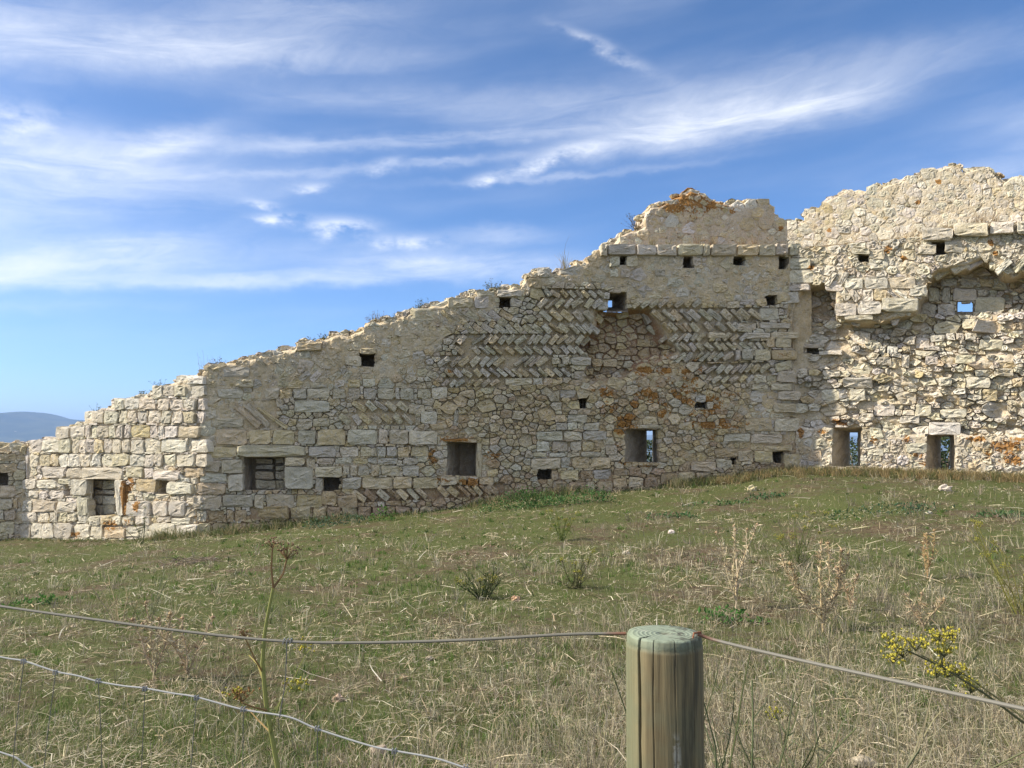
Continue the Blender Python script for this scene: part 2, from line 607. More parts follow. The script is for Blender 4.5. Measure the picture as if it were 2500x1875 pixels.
def build_hills():
    """blue mountain far off on the left and a lower range behind it"""
    m = bpy.data.materials.new('wooded_hill')
    m.use_nodes = True
    T = NT(m.node_tree)
    p, o = principled(T, 0.95, 0.0)
    pos = T.n('ShaderNodeNewGeometry').outputs['Position']
    base = T.mix(T.ss(T.noise(pos, 0.004, 6.0, 0.65), 0.4, 0.62), (0.03, 0.045, 0.03, 1), (0.075, 0.085, 0.05, 1))
    scar = T.ss(T.noise(pos, 0.006, 5.0, 0.6), 0.70, 0.75)
    base = T.mix(T.m('MULTIPLY', scar, 0.8), base, (0.5, 0.46, 0.38, 1))
    T.put(p.inputs['Base Color'], base)

    def ridge(name, label, Y0, prof, depth, seed):
        xs = np.linspace(prof[0][0], prof[-1][0], 220)
        top = np.interp(xs, [q[0] for q in prof], [q[1] for q in prof])
        top = top + 3.0 * (fbm(xs / 28.0, xs * 0, seed, 4) - 0.5)
        Pt = at_depth(xs, top, Y0)
        nv = 26
        V = []
        for k in range(nv):
            t = k / (nv - 1)
            y = Y0 + depth * (t - 0.5) * 2
            h = np.cos((t - 0.5) * math.pi) ** 1.3
            zz = -70 + (Pt[:, 2] + 70) * h
            zz = zz + h * (1 - h) * 180 * (fbm(Pt[:, 0] / 500, np.full_like(xs, y / 500), seed + 3, 4) - 0.5)
            V.append(np.stack((Pt[:, 0], np.full_like(xs, y), zz), -1))
        V = np.array(V).reshape(-1, 3)
        n = len(xs)
        i = np.arange(nv - 1)[:, None] * n; j = np.arange(n - 1)[None, :]
        Fc = np.stack((i + j, i + j + 1, i + n + j + 1, i + n + j), -1).reshape(-1, 4)
        ob = mesh_np(name, V, Fc, m, smooth=True)
        ob['kind'] = 'structure'
        ob['label'] = label

    ridge('hill', 'hazy blue flat-topped mountain on the horizon beyond the wall', 7500,
          [(-900, 1045), (-500, 1025), (-250, 1030), (-60, 1012), (0, 1011), (35, 1010), (50, 1007), (70, 1005), (95, 1007), (107, 1013), (130, 1019),
           (165, 1023), (195, 1025), (260, 1030), (340, 1042), (430, 1060), (520, 1072), (700, 1085)], 1800, 21)
    ridge('hill', 'faint low far range behind the blue mountain', 9400,
          [(-900, 1040), (-300, 1012), (-40, 1008), (20, 1009), (60, 1013), (150, 1024), (300, 1036), (700, 1052), (1300, 1060), (2000, 1064), (2600, 1060), (3200, 1050)], 900, 33)


build_hills()

# ------------------------------------------------------------------ rasters in picture pixels: which facet, what is taken, relief, mortar cover, lichen
OX, W, H = 150, 2850, 1400
YY, XX = np.mgrid[0:H, 0:W]
XX = XX - OX
OCC = np.zeros((H, W), bool)


def fill(poly):
    poly = np.asarray(poly, float)
    x0 = int(max(poly[:, 0].min() + OX - 1, 0)); x1 = int(min(poly[:, 0].max() + OX + 2, W))
    y0 = int(max(poly[:, 1].min() - 1, 0)); y1 = int(min(poly[:, 1].max() + 2, H))
    if x1 <= x0 or y1 <= y0:
        return (slice(0, 0), slice(0, 0)), np.zeros((0, 0), bool)
    gy, gx = np.mgrid[y0:y1, x0:x1]
    gx = gx - OX + 0.5; gy = gy + 0.5
    ins = np.zeros(gx.shape, bool)
    n = len(poly)
    for i in range(n):
        xa, ya = poly[i]; xb, yb = poly[(i + 1) % n]
        if ya == yb: continue
        c = ((ya > gy) != (yb > gy)) & (gx < (xb - xa) * (gy - ya) / (yb - ya) + xa)
        ins ^= c
    return (slice(y0, y1), slice(x0, x1)), ins


def blur(a, r):
    for ax in (0, 1):
        for _ in range(2):
            c = np.cumsum(a, axis=ax)
            pad = [(0, 0), (0, 0)]
            pad[ax] = (r + 1, r)
            e = np.pad(c, pad, mode='edge')
            n = a.shape[ax]
            hi = np.take(e, np.arange(2 * r + 1, 2 * r + 1 + n), axis=ax)
            lo = np.take(e, np.arange(0, n), axis=ax)
            a = (hi - lo) / (2 * r + 1)
    return a


def samp(a, px, py):
    ix = np.clip(np.rint(np.asarray(px) + OX).astype(int), 0, W - 1)
    iy = np.clip(np.rint(np.asarray(py)).astype(int), 0, H - 1)
    return a[iy, ix]


def vline(pt):
    """picture x of a vertical corner line, per raster row"""
    p0 = project(np.array((pt[0], pt[1], -1.0))); p1 = project(np.array((pt[0], pt[1], 6.0)))
    return np.interp(np.arange(H), [p1[1], p0[1]], [p1[0], p0[0]])


xD, xA, xB = vline(PD), vline(PA), vline(PB)
ID = np.full((H, W), 2)
ID[XX < xA[:, None]] = 1
ID[XX < xD[:, None]] = 0
ID[XX >= xB[:, None]] = 3
ledge_m = lineat(TOP_L, XX[0]); ledge_r = lineat(TOP_R, XX[0])
ID[(XX > 1470) & (XX < 1921) & (YY < ledge_m[None, :])] = 4
ID[(XX >= 1921) & (YY < np.where(XX < 1955, 604, ledge_r[None, :]))] = 5
OUT = np.zeros((H, W), bool)
for k in range(6):
    t = lineat(TOPS[k], XX[0])
    OUT |= (ID == k) & (YY < t[None, :])
OUT |= YY > lineat(BASE, XX[0])[None, :] + 14

REC = np.zeros((H, W))


def recess(poly, depth, soft):
    a = np.zeros((H, W), np.float32)
    s, m_ = fill(poly)
    a[s][m_] = 1
    return blur(a, soft) * depth


def zq(k, x, y):
    x0, y0, s = {1: (0, 850, .3165), 2: (500, 800, .3165), 3: (1000, 650, .3465), 4: (1400, 420, .2712),
                 5: (1400, 800, .2712), 6: (1900, 370, .2712), 7: (1900, 750, .2712)}[k]
    return x0 + x * s, y0 + y * s


CAVITY = [(1464, 757), (1589, 757), (1620, 813), (1634, 844), (1655, 856), (1560, 886), (1547, 913), (1440, 927), (1440, 872), (1416, 844), (1447, 820), (1468, 799)]
ERODED = [(1935, 770), (1965, 700), (2036, 694), (2038, 778), (2110, 792), (2165, 786), (2240, 764), (2263, 690), (2288, 663), (2361, 652), (2399, 633),
          (2440, 652), (2448, 671), (2475, 675), (2505, 660), (2700, 690), (2700, 1075), (2500, 1066), (2350, 1062), (2262, 1062), (2200, 1056), (2100, 1050), (1990, 1046), (1935, 1046)]
NICHE = [(2263, 690), (2288, 663), (2361, 652), (2399, 633), (2440, 652), (2448, 671), (2475, 675), (2505, 664), (2560, 690), (2560, 750), (2361, 762), (2239, 762), (2244, 731), (2269, 720)]
HOLLOW = [(1962, 705), (1985, 690), (2030, 694), (2036, 777), (1968, 775)]
er = np.zeros((H, W), np.float32); s_, m_ = fill(ERODED); er[s_][m_] = 1
ERO = blur(er, 3)
REC += ERO * 0.20
REC += recess(NICHE, 0.16, 5) + recess(HOLLOW, 0.12, 4)
# the hollow is deepest under the overhanging facing and thins out downwards
REC += ERO * 0.30 * np.clip((900 - YY) / 150.0, 0, 1) ** 1.3
REC += recess(CAVITY, 0.46, 8)
# eroded lower lip of the cavity
REC += recess([(1440, 900), (1560, 880), (1640, 860), (1640, 900), (1540, 930), (1440, 940)], 0.10, 8)
# ragged shelves where the facing has fallen
REC += ERO * (0.20 * (fbm(XX / 130.0, YY / 34.0, 83, 3) - .5) + .10 * (fbm(XX / 40.0, YY / 12.0, 87, 2) - .5))
ID_EDGE = np.zeros((H, W))
# crumbled, rounded top edges
for k in range(6):
    t = lineat(TOPS[k], XX[0])[None, :] + 7.0 * (vnoise(XX[0] / 23.0, XX[0] * 0 + k, 4) - 0.5)[None, :]
    dpt = (YY - t)
    wdt = 15.0 if k in (1, 2) else 12.0
    if k in (2, 3):
        wdt = np.where(XX[0] > 1468, 3.0, wdt)[None, :]
    e = np.clip(1 - dpt / wdt, 0, 1) ** 1.6 * 0.30
    REC += np.where(ID == k, e, 0)
# worn convex corner
dA = np.abs(XX - xA[:, None])
REC += np.where((ID == 1) | (ID == 2), np.clip(1 - dA / 26.0, 0, 1) ** 2 * 0.10, 0)

# mortar cover: 1 = stones flush in mortar, 0 = deep open joints
FLU = np.full((H, W), 0.05, np.float32)
for poly, v in [
    ([(480, 880), (900, 760), (1240, 690), (1335, 660), (1335, 800), (1230, 815), (1080, 850), (960, 935), (880, 950), (700, 950), (560, 1090), (480, 1120)], 0.92),
    ([(1335, 640), (1470, 600), (1945, 608), (1945, 735), (1800, 745), (1540, 730), (1470, 690), (1335, 700)], 0.88),
    ([(1440, 905), (1660, 860), (1720, 930), (1830, 1000), (1830, 1110), (1620, 1130), (1440, 1040)], 0.45),
    ([(1800, 940), (1945, 930), (1945, 1110), (1800, 1110)], 0.85),
    (CAVITY, 0.7),
    ([(1060, 1060), (1180, 1060), (1180, 1180), (1060, 1180)], 0.7),
    ([(430, 900), (490, 890), (500, 1120), (450, 1120)], 0.8),
    ([(45, 1090), (110, 1090), (90, 1330), (40, 1330)], 0.75),
    ([(1945, 1048), (2700, 1062), (2700, 1200), (1945, 1200)], 0.75),
    ([(1940, 600), (2700, 540), (2700, 640), (2400, 633), (2260, 690), (2240, 764), (2110, 790), (1940, 770)], 0.72),
]:
    s_, m_ = fill(poly); FLU[s_][m_] = v
FLU[(ID == 4) | (ID == 5)] = 0.9
FLU = blur(FLU, 10)
_b = np.clip((fbm(XX / 70.0, YY / 45.0, 77, 3) - .5) * 2.6, -.6, .8)
FLU = np.clip(FLU + np.where(ID == 3, .5 * _b, _b) * (1 - FLU), -.3, 1).astype(np.float32)
# bare joints in the herringbone work
for poly in ([(1090, 815), (1330, 700), (1470, 700), (1470, 800), (1420, 925), (1080, 930), (1075, 865)], [(1585, 748), (1870, 748), (1945, 760), (1945, 880), (1870, 920), (1700, 920), (1640, 850)],
             [(870, 1192), (1230, 1172), (1230, 1215), (870, 1232)]):
    s_, m_ = fill(poly)
    FLU[s_][m_] = np.minimum(FLU[s_][m_], -.75)
FLU = blur(FLU, 3)

LICH = np.zeros((H, W), np.float32)
for cx, cy, rx, ry, st in [
    (1690, 462, 34, 18, 1.0), (1680, 490, 60, 26, 0.95), (1650, 505, 50, 20, 0.85), (1745, 500, 40, 25, 0.85), (1690, 530, 40, 22, 0.6), (1790, 515, 14, 10, 0.8),
    (1575, 905, 24, 14, 1.0), (1625, 905, 24, 12, 1.0), (1690, 905, 34, 34, 0.95), (1640, 870, 30, 10, 0.9), (1475, 958, 34, 12, 1.0), (1525, 955, 20, 18, 0.9), (1660, 965, 50, 34, 0.9),
    (1560, 990, 70, 40, 0.72), (1740, 990, 50, 30, 0.82), (1730, 1030, 45, 22, 0.98), (1680, 1040, 24, 12, 1.0), (1525, 1030, 34, 30, 0.95), (1515, 1052, 20, 12, 0.95),
    (1800, 1035, 40, 16, 0.75), (1640, 1010, 60, 30, 0.75), (1510, 1095, 16, 22, 0.7), (1520, 1130, 26, 12, 0.85), (1580, 1135, 30, 8, 0.8), (1740, 1065, 40, 15, 0.7), (1780, 960, 40, 30, 0.6),
    (1110, 1072, 55, 8, 0.9), (1055, 1120, 20, 26, 0.95), (1085, 1172, 26, 10, 0.95), (1150, 1178, 34, 12, 1.0), (1205, 1110, 24, 22, 0.9), (1225, 1125, 30, 16, 0.6), (1185, 1168, 20, 10, 0.8),
    (305, 1210, 7, 55, 1.3), (335, 1232, 7, 18, 1.2), (316, 1180, 16, 22, 1.0), (270, 1285, 22, 18, 0.9), (315, 1275, 14, 14, 1.0), (185, 1305, 14, 10, 0.9),
    (2050, 1032, 26, 9, 1.2), (1955, 1055, 9, 16, 1.2), (2003, 1054, 16, 8, 1.0), (2135, 1075, 14, 12, 1.1), (2215, 1072, 14, 12, 1.1), (2235, 1112, 20, 8, 1.0), (2255, 1133, 14, 8, 0.9),
    (2385, 1072, 30, 10, 1.2), (2460, 1090, 44, 20, 1.15), (2490, 1070, 30, 10, 1.2), (2410, 1110, 14, 10, 1.0), (2470, 1125, 34, 14, 0.85), (2560, 1100, 60, 20, 1.0),
    (2291, 444, 8, 7, 1.6), (2243, 493, 7, 5, 1.4), (2168, 612, 10, 14, 1.1), (2205, 632, 10, 7, 1.2), (1907, 560, 8, 8, 1.2), (1979, 652, 8, 8, 1.2), (2025, 560, 6, 7, 1.3), (2420, 593, 7, 8, 1.3), (2430, 620, 7, 7, 1.2), (2115, 662, 5, 5, 1.2),
    (1900, 866, 14, 12, 0.9), (1720, 895, 20, 10, 0.7), (1100, 905, 8, 6, 1.1), (1740, 605, 6, 5, 1.3), (1690, 614, 14, 4, 1.0), (1625, 613, 14, 4, 0.9), (1090, 1290, 20, 10, 0.6),
]:
    y0, y1 = int(max(cy - 3 * ry, 0)), int(min(cy + 3 * ry, H)); x0, x1 = int(max(cx - 3 * rx + OX, 0)), int(min(cx + 3 * rx + OX, W))
    g = st * np.exp(-((XX[y0:y1, x0:x1] - cx) / (1.25 * rx)) ** 2 - ((YY[y0:y1, x0:x1] - cy) / (1.25 * ry)) ** 2)
    LICH[y0:y1, x0:x1] = np.maximum(LICH[y0:y1, x0:x1], g)
for cx, cy, rx, ry, st in ((1620, 975, 160, 85, .74), (1690, 500, 95, 42, .70), (1500, 1000, 70, 60, .62), (1760, 1030, 80, 45, .68), (2450, 1090, 90, 30, .6), (1130, 1120, 120, 60, .5)):
    LICH = np.maximum(LICH, st * np.exp(-((XX - cx) / rx) ** 2 - ((YY - cy) / ry) ** 2))

# ------------------------------------------------------------------ openings: front rectangle, depth, back rectangle, open to the outside
HOLES = [
    (0, (-40, 1155, 22, 1186), 0.55, None, False),
    (1, (218, 1170, 283, 1259), 0.42, (232, 1172, 283, 1256), False),
    (1, (158, 1185, 174, 1211), 0.30, None, False),
    (1, (385, 1175, 416, 1206), 0.60, None, False),
    (2, (596, 1117, 694, 1197), 0.62, (616, 1119, 692, 1196), False),
    (2, (791, 1165, 827, 1197), 0.60, None, False),
    (2, (880, 865, 913, 895), 0.60, None, False),
    (2, (1092, 1080, 1163, 1161), 0.75, (1122, 1084, 1158, 1158), False),
    (2, (1314, 1146, 1348, 1171), 0.60, None, False),
    (2, (1528, 1049, 1608, 1128), 0.95, (1579, 1052, 1593, 1127), True),
    (2, (1413, 973, 1433, 997), 0.45, None, False),
    (2, (1222, 728, 1248, 750), 0.55, None, False),
    (2, (1486, 714, 1530, 757), 0.95, (1482, 734, 1494, 750), True),
    (2, (1700, 981, 1728, 996), 0.35, None, False),
    (2, (1872, 722, 1900, 746), 0.50, None, False),
    (2, (1508, 628, 1538, 646), 0.50, None, False),
    (2, (1672, 628, 1693, 654), 0.45, None, False),
    (2, (1790, 628, 1820, 646), 0.50, None, False),
    (2, (1903, 629, 1923, 657), 0.50, None, False),
    (2, (1781, 1117, 1799, 1134), 0.35, None, False),
    (2, (1887, 1103, 1913, 1130), 0.50, None, False),
    (2, (1440, 877, 1456, 896), 0.45, None, False),
    (3, (2277, 592, 2311, 622), 0.55, None, False),
    (3, (2098, 621, 2120, 639), 0.40, None, False),
    (3, (2337, 728, 2376, 762), 0.95, (2338, 729, 2375, 761), True),
    (3, (1966, 847, 1994, 861), 0.55, None, False),
    (3, (2034, 1047, 2101, 1139), 0.90, (2075, 1056, 2094, 1137), True),
    (3, (2262, 1063, 2331, 1150), 0.90, (2297, 1066, 2319, 1149), True),
]
HOLE = np.zeros((H, W), bool)
for k, (x0, y0, x1, y1), d, b, t in HOLES:
    jit = 2.8
    poly = [(x0 + random.uniform(-jit, jit), y0 + random.uniform(-1, 1)), ((x0 + x1) / 2, y0 + random.uniform(-1.5, 1.5)), (x1 + random.uniform(-jit, jit), y0 + random.uniform(-1, 1)),
            (x1 + random.uniform(-jit, jit), (y0 + y1) / 2), (x1 + random.uniform(-jit, jit), y1), (x0 + random.uniform(-jit, jit), y1), (x0 + random.uniform(-jit, jit), (y0 + y1) / 2)]
    s_, m_ = fill(poly)
    HOLE[s_][m_] = True
OCC |= HOLE

# ------------------------------------------------------------------ colours of stone
def stone_colour(px, py, k, kind=''):
    r = random.random()
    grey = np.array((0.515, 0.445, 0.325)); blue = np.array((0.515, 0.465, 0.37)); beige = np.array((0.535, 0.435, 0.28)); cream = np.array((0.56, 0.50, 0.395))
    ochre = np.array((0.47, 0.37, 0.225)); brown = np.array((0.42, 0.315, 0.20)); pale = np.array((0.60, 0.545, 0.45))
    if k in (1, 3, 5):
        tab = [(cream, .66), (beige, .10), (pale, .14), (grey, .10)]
    elif k == 4:
        tab = [(grey, .45), (beige, .35), (pale, .2)]
    else:
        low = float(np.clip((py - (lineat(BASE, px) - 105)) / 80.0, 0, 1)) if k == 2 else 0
        rub = (1060 < px < 1440 and 925 < py < 1090) or (1440 < px < 1830 and 860 < py < 1150)
        if rub and kind != 'block':
            tab = [(beige, .5), (ochre, .2), (grey, .22), (brown, .08)]
        elif kind == 'cavity':
            tab = [(brown, .45), (ochre, .35), (beige, .2)]
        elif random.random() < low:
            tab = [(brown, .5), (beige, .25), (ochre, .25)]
        else:
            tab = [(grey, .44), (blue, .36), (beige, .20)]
    acc = 0
    c = tab[-1][0]
    for q, w in tab:
        acc += w
        if r < acc:
            c = q
            break
    return np.clip(c * random.uniform(0.86, 1.12) * np.array((1, random.uniform(.97, 1.03), random.uniform(.93, 1.06))), 0.03, 0.75)


def mortar_colour(px, py, k):
    """k: facet of the sheet; px, py arrays"""
    n = vnoise(px / 45.0, py / 45.0, 71)[:, None]
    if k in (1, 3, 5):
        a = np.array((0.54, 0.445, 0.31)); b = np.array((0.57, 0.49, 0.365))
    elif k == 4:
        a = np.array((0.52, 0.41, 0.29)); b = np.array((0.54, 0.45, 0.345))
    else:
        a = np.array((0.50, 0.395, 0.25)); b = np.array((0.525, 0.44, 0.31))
    c = a + (b - a) * n
    if k == 2:
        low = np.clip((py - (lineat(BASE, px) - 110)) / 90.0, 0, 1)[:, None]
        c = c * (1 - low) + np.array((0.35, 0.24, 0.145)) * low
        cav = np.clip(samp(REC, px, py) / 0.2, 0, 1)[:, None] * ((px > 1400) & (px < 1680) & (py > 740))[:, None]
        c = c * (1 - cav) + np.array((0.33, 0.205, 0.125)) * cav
        rub = ((px > 1060) & (px < 1830) & (py > 900) & (py < 1150))[:, None] * 0.6
        c = c * (1 - rub) + np.array((0.43, 0.345, 0.22)) * rub
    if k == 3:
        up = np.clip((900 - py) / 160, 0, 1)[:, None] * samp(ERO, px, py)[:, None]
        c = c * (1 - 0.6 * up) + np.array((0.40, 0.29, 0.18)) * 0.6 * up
    return c

# ------------------------------------------------------------------ laying the stones
ROWS = np.zeros((H, W), bool)        # herringbone rows
STONES = [[] for _ in range(6)]      # per facet: dict(poly, proud, rough, col, shift, tilt)


def rounded(poly, r=0.2, jit=1.2):
    poly = np.asarray(poly, float)
    n = len(poly)
    out = []
    for i in range(n):
        p, a, b = poly[i], poly[i - 1], poly[(i + 1) % n]
        f = r * random.uniform(.5, 1.4)
        out.append(p + (a - p) * f * 0.5)
        out.append(p + (b - p) * f * 0.5)
        out.append((p + b) / 2)
    return np.array(out) + RNG.uniform(-jit, jit, (3 * n, 2))


def add(poly, k, proud=0.012, rough=0.010, kind='block', r=0.2, jit=1.1, force=False, shift=0.0, tilt=0.05, col=None, maxov=0.45, rec=None):
    poly = np.asarray(poly, float)
    s, m = fill(poly)
    tot = m.sum()
    if tot < 25:
        return False
    if not force and not shift:
        if (OCC[s][m].sum() > maxov * tot) or (OUT[s][m].sum() > 0.5 * tot):
            return False
    if not shift:
        OCC[s] |= m
    c = poly.mean(0)
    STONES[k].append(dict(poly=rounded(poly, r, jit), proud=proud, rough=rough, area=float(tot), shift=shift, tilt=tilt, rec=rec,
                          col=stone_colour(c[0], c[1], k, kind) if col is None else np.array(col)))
    return True


def rect(x0, y0, x1, y1, j=1.6, g=1.3):
    u = lambda: random.uniform(-j, j)
    return [(x0 + g + u(), y0 + g + u()), (x1 - g + u(), y0 + g + u()), (x1 - g + u(), y1 - g + u()), (x0 + g + u(), y1 - g + u())]


def course(z, k, y0, y1, xs, **kw):
    if k == 1: kw = dict(dict(jit=1.6, r=.24, rough=.008), **kw)
    """a row of blocks: xs is a list of (left, right) or of boundaries, in the coordinates of an enlarged view"""
    if not isinstance(xs[0], tuple):
        xs = list(zip(xs[:-1], xs[1:]))
    for a, b in xs:
        p = dict(proud=random.uniform(.0, .035)); p.update(kw)
        ax, ay = zq(z, a, y0); bx, by = zq(z, b, y1)
        add(rect(ax, ay + random.uniform(-.8, .8), bx, by + random.uniform(-1, 1)), k, **p)


def auto(z, k, y0, y1, x0, x1, w, **kw):
    x = x0
    xs = []
    while x < x1 - w * .4:
        ww = w * random.uniform(.55, 1.5)
        e = min(x + ww, x1)
        xs.append((x, e)); x = e
    course(z, k, y0, y1, xs, **kw)


def herring(k, x0, ya0, yb0, x1, ya1, yb1, sgn, th=17, **kw):
    """leaning flat stones between two lines; sgn +1 leans like /, -1 like a backslash; picture pixels"""
    x = x0
    while x < x1:
        t = (x - x0) / max(x1 - x0, 1)
        ya = ya0 + (ya1 - ya0) * t; yb = yb0 + (yb1 - yb0) * t
        h = yb - ya
        w = th * .72 * random.uniform(.6, 1.45)
        an = R(random.gauss(43, 6))
        w = min(w, h * .55)
        L = max((h + 2.5 - w * math.cos(an)) / math.sin(an), w * 1.4) * random.uniform(.95, 1.05)
        cx = x + random.uniform(-.8, .8); cy = (ya + yb) / 2 + random.uniform(-.8, .8)
        ux, uy = math.cos(an), -math.sin(an) * sgn
        vx, vy = -uy, ux
        hl, hw = L / 2, w / 2 - .5
        sk = random.uniform(-.3, .3) * hw
        poly = [(cx - ux * (hl + sk) - vx * hw, cy - uy * (hl + sk) - vy * hw), (cx + ux * hl - vx * hw, cy + uy * hl - vy * hw),
                (cx + ux * (hl - sk) + vx * hw, cy + uy * (hl - sk) + vy * hw), (cx - ux * hl + vx * hw, cy - uy * hl + vy * hw)]
        p = dict(proud=random.uniform(.0, .045), tilt=.10, r=.12, jit=.5, maxov=.6); p.update(kw)
        if random.random() > .04: add(poly, k, **p)
        x += (w + 1.5) / math.sin(an) * random.uniform(.97, 1.04)
    if kw.get('proud', 1) > .01:        # no rubble squeezed into these rows
        s_, m_ = fill([(x0 - 6, ya0 - 1), (x1 + 4, ya1 - 1), (x1 + 4, yb1 + 1), (x0 - 6, yb0 + 1)])
        ROWS[s_] |= m_


# --- left sunlit face
course(1, 1, 920, 1005, [(325, 505), (510, 640), (965, 1110), (1115, 1190), (1410, 1560)])
course(1, 1, 915, 1012, [(645, 957)], proud=.04)
course(1, 1, 943, 1022, [(1188, 1402)], proud=.04)
course(1, 1, 815, 915, [230, 300, 390, 462, 528, 622, 708, 780, 872, 1002, 1117, 1192, 1257, 1362, 1497, 1590])
course(1, 1, 700, 812, [225, 330, 460, 552, 612, 675, 737, 802, 872, 942, 1012, 1122, 1242, 1445, 1600])
course(1, 1, 592, 697, [432, 537, 662, 702, 752, 847, 902, 962, 1012, 1162, 1222, 1274, 1367, 1535])
course(1, 1, 482, 585, [620, 700, 800, 915, 985, 1060, 1140, 1252, 1330, 1412, 1505, 1560])
course(1, 1, 385, 478, [790, 880, 960, 1078, 1210, 1310, 1415, 1510, 1570])
course(1, 1, 285, 380, [1090, 1168, 1258, 1348, 1445, 1570])
course(1, 1, 205, 282, [1280, 1345, 1430, 1560])
course(1, 1, 1008, 1140, [(556, 690)], proud=.05); course(1, 1, 1145, 1288, [(598, 690)], proud=.04)
course(1, 1, 1012, 1297, [(900, 972)], proud=.05)
course(1, 1, 1008, 1088, [(180, 285), (290, 437)]); course(1, 1, 1004, 1055, [(445, 560)], proud=.03)
course(1, 1, 1095, 1165, [(220, 298), (300, 366), (370, 500)])
course(1, 1, 1010, 1115, [(1055, 1212)], proud=.03); course(1, 1, 1030, 1132, [(1296, 1478)], proud=.04)
course(1, 1, 1118, 1165, [(1030, 1102), (1105, 1197), (1200, 1307)]); course(1, 1, 1136, 1198, [(1312, 1398), (1418, 1545)])
course(1, 1, 1170, 1297, [(985, 1158)]); course(1, 1, 1178, 1300, [(1165, 1300), (1303, 1435)]); course(1, 1, 1200, 1250, [(1460, 1550)])
course(1, 1, 1148, 1200, [(503, 612)]); course(1, 1, 1172, 1262, [(160, 250), (255, 432), (438, 590)])
course(1, 1, 1262, 1345, [130, 203, 287, 378, 442, 522, 597, 682])
course(1, 1, 1290, 1370, [685, 782, 870, 945, 1040, 1162], proud=.03); course(1, 1, 1302, 1350, [1166, 1212, 1322]); course(1, 1, 1308, 1368, [(1325, 1465)])
course(1, 1, 1350, 1470, [150, 242, 330, 422, 560, 700, 800]); course(1, 1, 1372, 1470, [800, 970, 1140]); course(1, 1, 1356, 1466, [(1155, 1362), (1365, 1525)], proud=.04)
course(1, 1, 815, 1010, [(200, 225)], proud=.02)
# --- far shaded face on the left
course(1, 0, 725, 800, [-300, -200, -100, 60, 170]); course(1, 0, 808, 880, [-300, -160, -20, 130]); course(1, 0, 885, 962, [-300, -140, 0, 135])
auto(1, 0, 1060, 1150, -300, 140, 90); auto(1, 0, 1155, 1240, -300, 140, 90); auto(1, 0, 1245, 1330, -300, 150, 90); auto(1, 0, 1335, 1440, -300, 150, 100)
# --- long shaded face, dressed courses at the left
course(2, 2, 785, 905, [(90, 335), (340, 518), (522, 697), (718, 862), (865, 1087), (1098, 1337), (1340, 1413), (1417, 1567), (1572, 1795)], proud=.03)
course(2, 2, 912, 1002, [(20, 248)]); course(2, 2, 905, 1000, [(255, 782)], proud=.07)
course(2, 2, 912, 1000, [(800, 1017), (1040, 1192), (1198, 1290), (1325, 1397), (1402, 1480), (1484, 1577), (1585, 1728)])
course(2, 2, 868, 908, [(885, 1018), (1040, 1170), (1183, 1280), (1285, 1410), (1415, 1545), (1570, 1680), (1685, 1740)], proud=.01)
course(2, 2, 1002, 1057, [(865, 1002), (1005, 1132), (1142, 1262), (1330, 1492), (1522, 1645)]); course(2, 2, 1010, 1100, [(778, 858)])
course(2, 2, 1062, 1155, [(845, 1064)], proud=.05); course(2, 2, 1060, 1145, [(1066, 1117), (1120, 1176), (1180, 1272), (1278, 1347), (1355, 1517), (1522, 1657)])
course(2, 2, 1148, 1245, [(1055, 1208), (1212, 1450), (1456, 1602), (1605, 1805)]); course(2, 2, 1160, 1258, [(852, 918)], proud=.03)
course(2, 2, 1008, 1122, [(130, 302)], proud=.06); course(2, 2, 1126, 1272, [(182, 304)], proud=.06)
course(2, 2, 1000, 1072, [(617, 776)], proud=.06); course(2, 2, 1075, 1252, [(617, 842)], proud=.07)
course(2, 2, 1015, 1112, [(0, 122)]); course(2, 2, 1120, 1192, [(-40, 176)]); course(2, 2, 1198, 1287, [(-60, 167)])
course(2, 2, 1290, 1400, [(-100, 132)]); course(2, 2, 1283, 1395, [(136, 372), (380, 457), (470, 697), (703, 908), (1028, 1178)], proud=.03); course(2, 2, 1262, 1370, [(898, 1022)])
course(2, 2, 1376, 1482, [(345, 655), (658, 818), (832, 937), (942, 1052), (1058, 1178), (1184, 1290), (1294, 1392), (1398, 1466), (1470, 1587), (1592, 1655), (1658, 1750)], tilt=.12)
course(2, 2, 1405, 1500, [(-60, 20), (25, 152), (160, 225), (230, 325)]); course(2, 2, 1505, 1600, [(-60, 45), (60, 178), (182, 325)]); course(2, 2, 1500, 1560, [(330, 480), (485, 650)])
course(2, 2, 465, 553, [(460, 575), (577, 675), (680, 785), (788, 967), (985, 1090), (1100, 1200), (1222, 1322), (1326, 1462), (1465, 1503), (1508, 1622), (1635, 1745), (1748, 1872)])
course(2, 2, 558, 656, [(690, 967)], proud=.03); course(2, 2, 585, 665, [(1565, 1700)]); course(2, 2, 690, 770, [(50, 300), (830, 968)])
course(2, 2, 108, 180, [(705, 905)], proud=.06); course(2, 2, 300, 385, [(125, 350)]); course(2, 2, 150, 205, [(1190, 1325)], proud=.04); course(2, 2, 210, 300, [(1080, 1212)])
course(2, 2, 395, 460, [(240, 380), (560, 650), (1000, 1080), (1105, 1205), (1210, 1320)]); course(2, 2, 465, 545, [(100, 300)])
course(2, 2, 640, 745, [(1665, 1795)]); course(2, 2, 635, 760, [(1915, 1960)])
